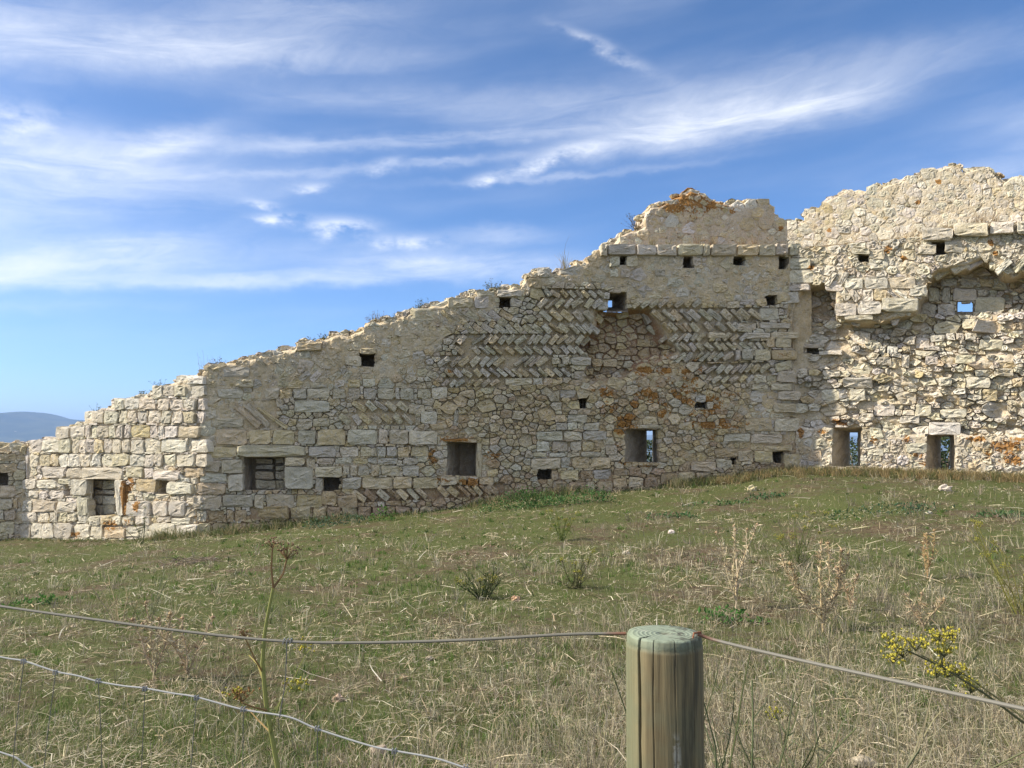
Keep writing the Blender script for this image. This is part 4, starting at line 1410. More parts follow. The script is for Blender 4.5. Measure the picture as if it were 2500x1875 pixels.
# ------------------------------------------------------------------ plants: small builder of tubes and leaves
class PB:
    def __init__(s):
        s.V = []; s.T = []; s.C = []

    def tube(s, pts, r0, r1, col, n=4):
        pts = [np.array(p, float) for p in pts]
        base = len(s.V)
        m = len(pts)
        for i, p in enumerate(pts):
            t = (pts[min(i + 1, m - 1)] - pts[max(i - 1, 0)])
            t = t / (np.linalg.norm(t) + 1e-9)
            a = np.cross(t, (0, 0, 1.0)) if abs(t[2]) < .95 else np.cross(t, (1.0, 0, 0))
            a = a / np.linalg.norm(a); b = np.cross(t, a)
            r = r0 + (r1 - r0) * i / max(m - 1, 1)
            for k in range(n):
                an = 2 * math.pi * k / n
                s.V.append(p + (a * math.cos(an) + b * math.sin(an)) * r); s.C.append(col)
        for i in range(m - 1):
            for k in range(n):
                q = base + i * n + k; q2 = base + i * n + (k + 1) % n
                s.T.append((q, q2, q2 + n)); s.T.append((q, q2 + n, q + n))
        return s

    def leaf(s, p, d, L, w, col, fold=.25):
        p = np.array(p, float); d = np.array(d, float); d = d / (np.linalg.norm(d) + 1e-9)
        u = np.cross(d, RNG.normal(0, 1, 3)); u = u / (np.linalg.norm(u) + 1e-9)
        n = np.cross(d, u)
        b = len(s.V)
        for q in (p, p + d * L * .45 + u * w / 2 + n * w * fold, p + d * L, p + d * L * .45 - u * w / 2 + n * w * fold):
            s.V.append(q); s.C.append(col)
        s.T.append((b, b + 1, b + 2)); s.T.append((b, b + 2, b + 3))

    def bead(s, p, r, col):
        p = np.array(p, float); b = len(s.V)
        for d in ((1, 0, 0), (-1, 0, 0), (0, 1, 0), (0, -1, 0), (0, 0, 1), (0, 0, -1)):
            s.V.append(p + np.array(d) * r * random.uniform(.7, 1.3)); s.C.append(col)
        for f in ((0, 2, 4), (2, 1, 4), (1, 3, 4), (3, 0, 4), (2, 0, 5), (1, 2, 5), (3, 1, 5), (0, 3, 5)):
            s.T.append(tuple(b + i for i in f))

    def build(s, name, mat, parent):
        return mesh_np(name, np.array(s.V), np.array(s.T), mat, parent, col=np.array(s.C))


def jc(c, v=.15):
    k = random.uniform(1 - v, 1 + v)
    return np.clip(np.array(c) * k * np.array((random.uniform(.94, 1.06), 1, random.uniform(.9, 1.1))), 0, 1)


def wander(p, d, L, n, bend=.15, up=0.0):
    p = np.array(p, float); d = np.array(d, float); d /= np.linalg.norm(d)
    pts = [p]
    for i in range(n):
        d = d + RNG.normal(0, bend, 3) + np.array((0, 0, up)); d /= np.linalg.norm(d)
        p = p + d * L / n
        pts.append(p)
    return pts


GREEN = (.085, .125, .035); OLIVE = (.13, .14, .05); DKGREEN = (.045, .075, .025); TAN = (.42, .335, .20); STRAW = (.52, .43, .28); GREYT = (.26, .21, .155); YELL = (.40, .35, .05)


def wall_point(k, px, py, back=.25):
    f = FAC[k]
    return f.hit(px, py) - f.N3 * back


def tuft(pos, h, spread, n, cols, name, label, group, leaves=0, leafcol=GREEN, lean=(0, 0, 0), rad=.0035):
    root = empty(name, tuple(pos)); tag(root, label, 'plant', group)
    st = PB(); lf = PB()
    for i in range(n):
        d = np.array((random.gauss(0, spread), random.gauss(0, spread), 1.0)) + np.array(lean)
        pts = wander(np.array(pos) + RNG.normal(0, .03, 3) * np.array((1, 1, 0)) - np.array((0, 0, .04)), d, h * random.uniform(.45, 1.1), 4, .14)
        st.tube(pts, rad, rad * .4, jc(random.choice(cols)), 3)
        for q in range(leaves):
            p = pts[random.randint(1, 4)]
            lf.leaf(p + RNG.normal(0, .01, 3), RNG.normal(0, 1, 3) + np.array((0, 0, .4)), random.uniform(.02, .055), random.uniform(.008, .018), jc(leafcol, .3))
    st.build('stems', M_DRY, root)
    if leaves: lf.build('leaves', M_LEAF, root)
    return root


# --- plants on top of the wall
G1 = 'plants rooted on top of the wall'
tuft(wall_point(4, 1566, 556), .42, .45, 40, [(.16, .10, .08), (.2, .15, .09)], 'wall_shrub', 'dark twiggy shrub on the crumbling shoulder of the lichened parapet', G1, 5, (.09, .085, .04), (-.35, 0, 0))
tuft(wall_point(2, 1384, 652), .42, .32, 40, [(.42, .34, .2), (.3, .27, .15)], 'grass_tuft', 'dry grass tuft with one tall stem on the slope below the cornice', G1, 0)
tuft(wall_point(2, 1375, 652), .85, .04, 2, [(.22, .17, .1)], 'dry_stem', 'single tall thin dry stem rising from the slope below the cornice', G1, 0)
tuft(wall_point(2, 1210, 706), .26, .8, 55, [(.13, .10, .07), (.18, .16, .09)], 'wall_shrub', 'low wide dark shrub on the slope above a small square hole', G1, 7, (.09, .10, .045))
tuft(wall_point(2, 1034, 750), .24, .6, 34, [(.16, .12, .07), (.12, .13, .05)], 'wall_shrub', 'small round shrub halfway up the slope of the long wall', G1, 7, (.08, .09, .035))
tuft(wall_point(2, 918, 790), .32, .5, 60, [(.22, .17, .11), (.3, .24, .16)], 'wall_shrub', 'bushy grey-brown dry shrub on the slope, largest of the lower ones', G1, 4, (.15, .13, .07))
tuft(wall_point(2, 966, 768), .16, .6, 24, [(.25, .2, .13), (.15, .14, .07)], 'grass_tuft', 'tiny tuft just above the bushy grey-brown shrub', G1, 3, (.1, .11, .05))
tuft(wall_point(2, 795, 826), .22, .55, 30, [(.2, .16, .09), (.12, .13, .05)], 'wall_shrub', 'small shrub on the slope above the putlog hole', G1, 6, (.09, .10, .04))
tuft(wall_point(2, 757, 832), .15, .6, 20, [(.2, .16, .09)], 'grass_tuft', 'tiny tuft beside the small shrub above the putlog hole', G1, 4, (.1, .11, .05))
tuft(wall_point(2, 680, 850), .14, .5, 9, [(.25, .2, .13)], 'grass_tuft', 'sparse little stalks near the foot of the slope of the long wall', G1, 2, (.12, .12, .06))
tuft(wall_point(2, 522, 890), .24, .5, 22, [(.22, .18, .12)], 'wall_shrub', 'thin spreading shrub at the corner of the sunlit and shaded walls', G1, 4, (.13, .12, .06))
tuft(wall_point(1, 474, 905), .45, .16, 7, [(.26, .2, .14)], 'dry_stem', 'tall thin dry stalks at the corner of the sunlit and shaded walls', G1, 1, (.15, .13, .07), (-.15, 0, 0))
tuft(wall_point(1, 366, 955), .28, .35, 26, [(.16, .13, .08)], 'wall_shrub', 'dark upright shrub on the stepped top of the sunlit wall', G1, 6, (.06, .075, .03))
tuft(wall_point(1, 324, 972), .22, .65, 36, [(.16, .13, .08)], 'wall_shrub', 'low leafy shrub on the stepped top of the sunlit wall', G1, 7, (.07, .085, .035), (-.2, 0, 0))
tuft(wall_point(1, 288, 980), .12, .7, 20, [(.16, .13, .08)], 'wall_shrub', 'flat creeping shrub on the stepped top of the sunlit wall', G1, 6, (.06, .075, .03))
tuft(wall_point(1, 208, 1016), .30, .22, 9, [(.13, .11, .07)], 'wall_shrub', 'little tree-shaped shrub standing on the low end of the sunlit wall', G1, 12, (.07, .09, .05))
tuft(wall_point(1, 128, 1072), .14, .5, 24, [(.3, .2, .12), (.2, .16, .09)], 'grass_tuft', 'brown tuft in the lowest step of the sunlit wall', G1, 2, (.15, .12, .06))
tuft(wall_point(1, 90, 1080), .14, .6, 26, [(.2, .18, .09)], 'wall_shrub', 'grey-green tuft at the low end of the sunlit wall', G1, 6, (.12, .14, .07))
for i, (x, y, h) in enumerate(((1710, 598, .34), (1745, 598, .30), (1850, 600, .36), (1822, 600, .28), (1600, 596, .24), (1640, 597, .2))):
    tuft(wall_point(2, x, y, .2), h, .3, 36 if i < 4 else 30, [(.36, .24, .13), (.28, .19, .11), (.33, .26, .15)] if i < 4 else [(.2, .19, .09), (.25, .21, .11)], 'grass_tuft',
         'rusty dry grass on the ledge between block cornice and lichened parapet' if i < 4 else 'greenish grass on the block cornice where the parapet crumbles down', G1)
for x, y, h in ((2395, 545, .35), (2430, 541, .3), (2370, 548, .25)):
    tuft(wall_point(3, x, y, .15), h, .35, 34, [(.36, .25, .14), (.3, .22, .13)], 'grass_tuft', 'rusty dry grass on top of the cornice blocks of the tall sunlit wall', G1)
for x, y, h in ((2195, 588, .35), (2215, 588, .4), (2190, 600, .2)):
    tuft(wall_point(3, x, y, .12), h, .22, 14, [(.45, .34, .19)], 'grass_tuft', 'thin straw stalks on the bare ledge where cornice blocks are missing', G1)
for x in (1645, 1704, 1785, 1833):
    tuft(wall_point(4, x, float(lineat(TOP_MP, x)) + 4), .26, .12, 2, [(.2, .13, .1)], 'dry_stem', 'hair-thin dry stem on the skyline of the lichened parapet', G1, 0, rad=.003)


# --- weeds and dead plants in the meadow
def thistle(px, py, h, spread, n, label, col=TAN, dens=1.0):
    col = tuple(np.array(col) * 1.15); dens *= 1.2
    P = ground_hit(px, py)
    root = empty('dead_thistle', tuple(P)); tag(root, label, 'thistle', 'dead thistles standing in the meadow')
    st = PB(); lf = PB()
    for b in range(n):
        an = (b - (n - 1) / 2) / max(n, 1)
        d = np.array((an * spread * 2.2 + random.gauss(0, .06), random.gauss(0, .15), 1.0 - abs(an) * .5))
        L = h * (1.0 - .5 * abs(an)) * random.uniform(.9, 1.08)
        p0 = P + np.array((0, 0, -.03 if b == n // 2 else h * .10))
        pts = wander(p0, d, L, 9, .10, .10)
        st.tube(pts, .007, .003, jc(col), 4)
        for i in range(2, 10):
            t = i / 9
            for q in range(int((4 + 9 * t) * dens)):
                p = pts[i] + (pts[i - 1] - pts[i]) * random.random()
                dd = RNG.normal(0, 1, 3) + np.array((0, 0, .55))
                lf.leaf(p, dd, random.uniform(.035, .09) * (1.15 - .4 * t), random.uniform(.006, .014), jc(random.choice((col, col, (.52, .44, .29), (.28, .21, .13))), .25), .5)
        lf.bead(pts[-1], .016, jc((.36, .25, .14)))
    st.build('stems', M_DRY, root); lf.build('spiny_leaves', M_DRY, root)


thistle(2010, 1543, .70, .62, 6, 'large branching tan dead thistle beyond the wooden post', TAN, 1.3)
thistle(1795, 1488, .74, .35, 5, 'pale wispy dead thistle, taller than wide, behind the wooden post', (.46, .38, .25), .7)
thistle(2265, 1412, .48, .25, 3, 'rusty upright dead thistle before the tall sunlit wall', (.36, .25, .12), .7)
thistle(375, 1660, .46, .45, 4, 'brown spiky dead thistle behind the upper fence wire, the wider of a pair', (.38, .31, .20), .7)
thistle(455, 1662, .48, .3, 4, 'brown spiky dead thistle behind the upper fence wire, the narrower of a pair', (.38, .31, .20), .7)
thistle(2255, 1540, .34, .5, 3, 'short faded dead thistle among stubble near the yellow flowers', (.38, .29, .18), .6)
thistle(2075, 1490, .40, .3, 2, 'thin dead thistle close behind the large branching one', (.36, .26, .16), .8)


def stalks(px, py, h, n, spread, label, col, yellow=0, name='fennel_plant', fork=2, rad=.005, group='fennel plants growing in the meadow', depth=None):
    P = ground_hit(px, py) if depth is None else at_depth(px, py, depth)
    if depth is not None: P[2] = float(ground_z(P[0], P[1]))
    root = empty(name, tuple(P)); tag(root, label, 'plant', group)
    st = PB(); fl = []
    for i in range(n):
        d = np.array((random.gauss(0, spread), random.gauss(0, spread), 1))
        L = h * random.uniform(.55, 1.05)
        pts = wander(P + RNG.normal(0, .02, 3) * (1, 1, 0) - (0, 0, .03), d, L, 6, .09)
        st.tube(pts, rad, rad * .5, jc(col), 4)
        for q in range(fork):
            i0 = random.randint(2, 5)
            d2 = (pts[i0 + 1] - pts[i0]) / np.linalg.norm(pts[i0 + 1] - pts[i0]) + RNG.normal(0, .45, 3)
            p2 = wander(pts[i0], d2, L * random.uniform(.2, .45), 4, .1, .08)
            st.tube(p2, rad * .5, rad * .3, jc(col), 3)
            if random.random() < yellow: umbel(st, fl, p2[-1], col, (.30, .28, .05), .03, 7)
        if random.random() < yellow: umbel(st, fl, pts[-1], col, (.33, .30, .05), .04, 8)
        for q in range(6):
            p = pts[random.randint(1, 5)]
            for e in range(4): st.leaf(p, RNG.normal(0, 1, 3) + (0, 0, .5), random.uniform(.04, .09), .004, jc(col))
    st.build('stems', M_LEAF, root)
    for h_ in fl: h_.build('flower_head', M_LEAF, root)
    return root


def umbel(st, heads, p, col, fcol, r, n=12, bead=.0065):
    fl = PB(); heads.append(fl)
    for i in range(n):
        d = np.array((random.gauss(0, .7), random.gauss(0, .7), 1)); d /= np.linalg.norm(d)
        q = np.array(p) + d * r * random.uniform(.8, 1.2)
        st.tube([p, q], .0014, .001, col, 3)
        for e in range(4): fl.bead(q + RNG.normal(0, .0075, 3), bead * random.uniform(.4, .85), jc(fcol, .35))


# tall stalk in front on the left
def tall_stalk():
    D = 2.25
    pts = [at_depth(x, y, D) for x, y in ((677, 1867), (651, 1729), (641, 1619), (645, 1558), (651, 1517), (667, 1436))]
    low = np.array((pts[0][0] + .10, D, 0)); low[2] = float(ground_z(low[0], low[1]))
    root = empty('fennel_stalk', tuple(low)); tag(root, 'tall green fennel stalk with a brown dried umbel crossing both fence wires', 'plant', 'fennel plants growing in the meadow')
    st = PB(); fl = []
    c1 = (.26, .27, .09); c2 = (.24, .15, .07)
    st.tube([low - (0, 0, .05), (low + pts[0]) / 2] + pts, .0075, .004, c1, 7)
    a = pts[-1]
    l = at_depth(665, 1338, D); r1 = at_depth(700, 1366, D + .02)
    st.tube([a, (a + l) / 2 + (-.004, 0, 0), l], .0032, .002, c2, 5)
    st.tube([a, (a + r1) / 2 + (.008, 0, 0), r1], .0032, .0022, c2, 5)
    umbel(st, fl, r1, c2, (.22, .14, .085), .032, 12, .0045)
    umbel(st, fl, l, c2, (.22, .13, .08), .018, 7, .004)
    for (x0, y0), (x1, y1), c in (((641, 1640), (600, 1560), (.34, .22, .10)), ((645, 1668), (608, 1600), (.36, .30, .1)), ((655, 1735), (590, 1715), (.3, .2, .09)), ((662, 1790), (605, 1730), (.33, .22, .09)), ((660, 1800), (690, 1700), c1), ((655, 1760), (745, 1600), c1)):
        p, q = at_depth(x0, y0, D), at_depth(x1, y1, D + random.uniform(-.1, .1))
        st.tube([p, (p + q) / 2 + RNG.normal(0, .006, 3), q], .003, .0018, c, 4)
    umbel(st, fl, at_depth(590, 1715, D), c2, (.24, .13, .05), .03, 10, .005)
    umbel(st, fl, at_depth(598, 1556, D), c2, (.2, .12, .07), .022, 8, .004)
    umbel(st, fl, at_depth(572, 1708, D), c1, YELL, .02, 8, .005)
    umbel(st, fl, at_depth(745, 1598, D), c1, (.45, .38, .04), .025, 8, .004)
    umbel(st, fl, at_depth(722, 1690, D), c1, YELL, .03, 9, .005)
    st.build('stems', M_LEAF, root)
    for h_ in fl: h_.build('seed_head', M_LEAF, root)


tall_stalk()


def flowering():
    D = 2.1
    base = at_depth(2640, 1850, 1.9); base[2] = float(ground_z(base[0], base[1]))
    root = empty('fennel_plant', tuple(base)); tag(root, 'leaning fennel with many yellow flower heads beneath the thick fence cable', 'plant', 'fennel plants growing in the meadow')
    st = PB(); fl = []
    c = (.13, .13, .06)
    A = [base, at_depth(2560, 1800, D), at_depth(2496, 1762, D), at_depth(2408, 1696, D), at_depth(2300, 1628, D), at_depth(2212, 1587, D)]
    st.tube(A, .004, .002, c, 5)
    st.tube([A[1], at_depth(2450, 1715, D + .05), at_depth(2360, 1650, D + .08), at_depth(2250, 1600, D + .1)], .0026, .0014, c, 4)
    heads = [(2178, 1568, .04), (2205, 1592, .04), (2235, 1575, .04), (2290, 1556, .03), (2325, 1552, .03), (2304, 1590, .03), (2312, 1640, .04), (2285, 1642, .035), (2340, 1636, .035), (2370, 1678, .035), (2180, 1605, .03)]
    for x, y, r in heads:
        q = at_depth(x, y + 14, D + random.uniform(-.05, .1))
        k = min(A[1:], key=lambda p: np.linalg.norm(p - q))
        st.tube([k, (k + q) / 2 + (0, 0, .01), q], .0014, .001, c, 4)
        umbel(st, fl, q, c, YELL, r * .8, 10, .0056)
    st.build('stems', M_LEAF, root)
    for h_ in fl: h_.build('flower_head', M_LEAF, root)


flowering()
stalks(1790, 1850, .95, 12, .30, 'bare dark green fennel stems spreading close beside the wooden post', (.11, .13, .06), 0, depth=3.0)
stalks(2010, 1850, .95, 10, .30, 'bare grey-green fennel stems under the middle of the thick fence cable', (.14, .15, .075), .06, depth=3.1)
stalks(2150, 1860, .80, 8, .35, 'pale straw-coloured bare stems near the white stone', (.34, .30, .18), 0, depth=3.3)
stalks(1950, 1385, .62, 12, .28, 'airy fennel clump with yellow-green tips before the tall sunlit wall', (.13, .15, .05), .55)
stalks(2490, 1500, .75, 10, .22, 'upright yellow-green fennel clump behind the leaning yellow-flowered one', (.20, .19, .05), .5)
stalks(1370, 1320, .45, 10, .3, 'small yellow-green fennel before the middle loophole', (.15, .19, .05), .4)
stalks(1175, 1462, .32, 18, .4, 'dark green bushy clump alone in the middle of the meadow', (.06, .08, .03), .1, fork=4)
stalks(1405, 1435, .36, 12, .4, 'olive bushy clump with bare twigs in the middle of the meadow', (.11, .11, .05), .1, fork=3)
stalks(345, 1330, .85, 7, .3, 'thin dark weed standing before the sunlit wall window', (.08, .09, .04), .1)
stalks(230, 1268, .45, 7, .25, 'yellow-green weed growing on the sill of the walled-up window', (.18, .20, .06), .3)
stalks(290, 1532, .55, 7, .45, 'pale dead twigs spreading above the upper fence wire', (.40, .33, .20), 0)
stalks(360, 1535, .55, 6, .35, 'pale green-grey twigs standing above the upper fence wire', (.24, .24, .13), 0)


def leafy(px, py, r, h, n, label, col):
    P = ground_hit(px, py)
    root = empty('leafy_weed', tuple(P)); tag(root, label, 'weed', 'leafy green weeds in the meadow')
    lf = PB()
    for i in range(n):
        an = random.uniform(0, 6.28); q = r * math.sqrt(random.random()) * (.45 + 1.1 * float(vnoise(np.array(an * 1.3 + px), np.array(py * 1.0), 3)))
        x, y = P[0] + math.cos(an) * q * 1.5, P[1] + math.sin(an) * q * .7
        z = float(ground_z(x, y)) + random.random() * h * (1 - .6 * q / r)
        lf.leaf((x, y, z), RNG.normal(0, 1, 3) + (0, 0, .8), random.uniform(.025, .065), random.uniform(.015, .036), jc(np.array(col) * 1.25, .4))
    lf.build('leaves', M_LEAF, root)


leafy(1275, 1240, .45, .40, 700, 'dense dark green weed at the wall foot below the small square hole', (.055, .105, .03))
leafy(1345, 1238, .34, .26, 320, 'low green weed joining the dense dark one at the wall foot', (.06, .115, .035))
leafy(1440, 1226, .32, .34, 420, 'bright green weed at the wall foot between two loopholes', (.06, .12, .035))
leafy(820, 1282, .42, .24, 380, 'blue-green low weed at the wall foot near the walled-up square window', (.06, .095, .05))
leafy(936, 1272, .16, .30, 150, 'single bright green weed at the wall foot below the herringbone band', (.07, .14, .03))
leafy(1760, 1232, .3, .08, 150, 'flat green weed patch before the corner of the walls', (.055, .105, .035))
leafy(1880, 1215, .3, .08, 160, 'flat dark green weed patch beside the pale loose stone', (.05, .10, .04))
leafy(2190, 1250, .5, .16, 260, 'dark blue-green weed patch before the tall sunlit wall', (.045, .085, .04))
leafy(2450, 1262, .4, .06, 160, 'flat green weed patch before the lichened plinth', (.06, .10, .04))
leafy(1640, 1262, .3, .06, 140, 'flat green weed patch among straw before the long wall', (.055, .11, .04))
leafy(1770, 1520, .16, .14, 110, 'fresh green weed close behind the wooden post', (.06, .14, .03))
leafy(100, 1475, .16, .10, 90, 'fresh green weed above the upper fence wire', (.06, .13, .03))


# --- loose stones
def rock(px, py, w, label, col=(.55, .47, .34), flat=.7, tall=None):
    P = ground_hit(px, py)
    n, m = 10, 7
    V = []
    sx, sy, sz = w / 2, w / 2 * random.uniform(.7, .9), w / 2 * flat
    seed = random.random() * 50
    for i in range(m):
        th = math.pi * i / (m - 1)
        for j in range(n):
            ph = 2 * math.pi * j / n
            k = 1 + .9 * (float(vnoise(np.array(seed + 2.2 * math.cos(ph) * math.sin(th)), np.array(seed + 2.2 * math.sin(ph) * math.sin(th) + 3 * math.cos(th)), 5)) - .5)
            V.append((P[0] + sx * k * math.sin(th) * math.cos(ph), P[1] + sy * k * math.sin(th) * math.sin(ph), P[2] + sz * .35 + sz * k * math.cos(th)))
    Q = [(i * n + j, i * n + (j + 1) % n, (i + 1) * n + (j + 1) % n, (i + 1) * n + j) for i in range(m - 1) for j in range(n)]
    o = mesh_np('loose_stone', np.array(V), np.array(Q)[:, ::-1], M_STONE, None, col=np.tile(jc(col, .08), (len(V), 1)), lich=np.zeros(len(V)))
    tag(o, label, 'stone', 'loose stones lying in the grass')


rock(1836, 1198, .19, 'pale squarish loose stone near the corner of the walls', (.54, .45, .30), .8)
rock(2308, 1198, .24, 'large rounded pale loose stone before the tall sunlit wall', (.52, .45, .34), .65)
rock(2105, 1868, .12, 'white rounded stone in the dry grass under the thick fence cable', (.56, .48, .36), .6)
rock(825, 1712, .075, 'tan chip of stone near the foot of the tall green stalk', (.5, .38, .25), .9)
rock(985, 1660, .06, 'tan chip of stone in bright green grass near the upper wire', (.5, .36, .24), .9)
rock(1258, 1466, .085, 'orange-brown stone beside the dark green bushy clump', (.5, .32, .2), .7)
rock(920, 1848, .12, 'pinkish stone under the lower mesh wire', (.48, .37, .28), .6)
rock(1640, 1302, .11, 'small white stone among straw before the long wall', (.56, .50, .40), .6)
rock(2268, 1254, .10, 'small white stone beside the dark blue-green weed patch', (.56, .50, .40), .6)
rock(1528, 1352, .09, 'little cream stone in the middle of the straw', (.6, .52, .4), .7)
rock(1778, 1258, .06, 'tiny white stone by a flat green weed patch', (.56, .50, .40), .7)
rock(1720, 1782, .07, 'pale stone in the grass close beside the wooden post', (.55, .47, .37), .6)
rock(1050, 1610, .07, 'flat buff stone in the bright grass below the upper wire', (.48, .4, .27), .5)
rock(1320, 1735, .05, 'small reddish stone in dry grass between wooden post and slack mesh', (.45, .33, .24), .7)
rock(710, 1580, .05, 'white pebble behind the upper wire near the tall stalk', (.62, .55, .43), .7)
rock(180, 1530, .05, 'small buff pebble on bare soil behind the upper wire', (.5, .4, .28), .6)


# dead brush lying in the grass
def brush():
    P = ground_hit(462, 1378)
    root = empty('dead_brush', tuple(P)); tag(root, 'grey heap of dead brush lying on the grass before the corner', 'brush')
    b = PB()
    for i in range(70):
        an = random.gauss(0, .5) + (math.pi if random.random() < .5 else 0)
        p = P + np.array((random.gauss(0, .20), random.gauss(0, .07), 0))
        p[2] = float(ground_z(p[0], p[1])) + random.random() * .07
        b.tube(wander(p, (math.cos(an), math.sin(an) * .5, random.gauss(.05, .15)), random.uniform(.1, .3), 4, .2), .005, .002, jc((.24, .19, .14), .3), 3)
    b.build('twigs', M_DRY, root)


brush()


# --- trees beyond the wall, seen through the slits
def tree(x, y, h, rad, label, col, n=2600):
    z0 = float(ground_z(x, y))
    root = empty('tree', (x, y, z0)); tag(root, label, 'tree', 'trees on the slope beyond the wall')
    tk = PB(); lf = PB()
    top = np.array((x, y, z0 + h * .62))
    tk.tube(wander((x, y, z0 - .2), (0, 0, 1), h * .6, 5, .05), .16, .07, (.16, .12, .09), 8)
    cl = []
    for i in range(9):
        d = np.array((random.gauss(0, 1), random.gauss(0, 1), random.uniform(.1, 1.0)))
        p = np.array((x, y, z0 + h * random.uniform(.25, .5)))
        pts = wander(p, d, rad * random.uniform(.6, 1.0), 4, .15, .1)
        tk.tube(pts, .06, .02, (.16, .12, .09), 5)
        cl.append(pts[-1])
    for i in range(14):
        cl.append(np.array((x, y, z0 + h * .62)) + RNG.normal(0, 1, 3) * np.array((rad * .5, rad * .5, h * .17)))
    for i in range(n):
        c = random.choice(cl)
        d = RNG.normal(0, 1, 3)
        p = c + d / np.linalg.norm(d) * rad * .42 * random.random() ** .4
        if p[2] > z0 + h: p[2] = z0 + h - random.random() * .3
        lf.leaf(p, RNG.normal(0, 1, 3), random.uniform(.10, .2), random.uniform(.06, .12), jc(col, .4))
    tk.build('trunk', mat_flat('bark', (.16, .12, .09)), root); lf.build('crown', M_LEAF, root)


for px, Y, top_py, rad, label in ((1590, 34, 1076, 2.2, 'dark olive tree seen through the narrow slit of the long wall'), (2088, 36, 1072, 2.6, 'dark evergreen tree seen through the plinth slit nearer the wall corner'),
                                  (2309, 27, 1058, 2.4, 'dark bushy tree filling the plinth slit under the protruding block')):
    q = at_depth(px, top_py, Y)
    z0 = float(ground_z(q[0], q[1]))
    tree(q[0], q[1], q[2] - z0, rad, label, (.05, .07, .028))


# ------------------------------------------------------------------ fence: post, cable and stock mesh
def mat_post():
    m = bpy.data.materials.new('treated_timber')
    m.use_nodes = True
    T = NT(m.node_tree)
    p, o = principled(T, 0.75, 0.25)
    co = T.n('ShaderNodeTexCoord').outputs['Object']
    st = T.n('ShaderNodeMapping'); T.put(st.inputs[0], co); st.inputs[3].default_value = (70, 70, 2.2)
    grain = T.noise(st.outputs[0], 1.0, 6.0, 0.65, 0.3)
    big = T.noise(co, 14.0, 4.0, 0.6)
    side = T.mix(T.ss(grain, 0.3, 0.7), (0.085, 0.066, 0.036, 1), (0.22, 0.175, 0.095, 1))
    side = T.mix(T.m('MULTIPLY', T.ss(big, 0.42, 0.62), 0.55), side, (0.13, 0.125, 0.075, 1))
    sep = T.n('ShaderNodeSeparateXYZ'); T.put(sep.inputs[0], co)
    x, y, z = sep.outputs
    rr = T.m('SQRT', T.m('ADD', T.m('POWER', T.m('ADD', x, -0.004), 2.0), T.m('POWER', T.m('ADD', y, 0.006), 2.0)))
    rings = T.m('SINE', T.m('ADD', T.m('MULTIPLY', rr, 900.0), T.m('MULTIPLY', big, 9.0)))
    topc = T.mix(T.m('MULTIPLY', T.ss(rings, 0.1, 1.0), 0.55), (0.22, 0.255, 0.185, 1), (0.10, 0.12, 0.085, 1))
    topc = T.mix(T.m('MULTIPLY', T.ss(T.noise(co, 30.0, 4.0, 0.6), 0.56, 0.68), 0.6), topc, (0.42, 0.42, 0.33, 1))
    g = T.n('ShaderNodeNewGeometry')
    sn = T.n('ShaderNodeSeparateXYZ'); T.put(sn.inputs[0], g.outputs['Normal'])
    up = T.m('MAXIMUM', T.ss(sn.outputs[2], 0.15, 0.5), T.m('MULTIPLY', T.ss(z, -0.022, -0.010), 0.75))
    base = T.mix(up, side, topc)
    # whitish droppings streak on the front and a green algae film on the left
    dx = T.m('ADD', x, T.m('MULTIPLY_ADD', z, 0.05, 0.001))
    band = T.m('MULTIPLY', T.ss(T.m('ABSOLUTE', dx), 0.008, 0.003), T.m('MULTIPLY', T.ss(z, -0.13, -0.15), T.ss(z, -0.31, -0.26)))
    band = T.m('MULTIPLY', band, T.m('MULTIPLY', T.ss(T.noise(co, 60.0, 4.0, 0.7), 0.42, 0.55), T.ss(y, -0.03, -0.045)))
    base = T.mix(T.m('MULTIPLY', band, 0.45), base, (0.5, 0.49, 0.44, 1))
    shade_drip = T.noise(T.vm('MULTIPLY', co, (60.0, 60.0, 5.0)), 1.0, 4.0, 0.6)
    base = T.mix(T.m('MULTIPLY', T.m('MULTIPLY', T.ss(shade_drip, 0.45, 0.62), T.ss(x, -0.02, 0.02)), 0.8), base, (0.055, 0.05, 0.035, 1))  # streaky dark staining on the right half, painted in for its shade
    alg = T.m('MULTIPLY', T.ss(x, -0.035, -0.060), 0.4)
    base = T.mix(alg, base, (0.17, 0.20, 0.115, 1))
    crack = attr(T, 'lich', 'Fac')
    base = T.mix(crack, base, (0.045, 0.032, 0.02, 1))
    T.put(p.inputs['Base Color'], base)
    b = T.n('ShaderNodeBump'); b.inputs['Strength'].default_value = 0.8; b.inputs['Distance'].default_value = 0.003
    T.put(b.inputs['Height'], T.m('ADD', grain, T.m('MULTIPLY', rings, T.m('MULTIPLY', up, 0.15))))
    T.put(p.inputs['Normal'], b.outputs[0])
    return m


POST_D = 1.37
ptop = at_depth(1621, 1545, POST_D)


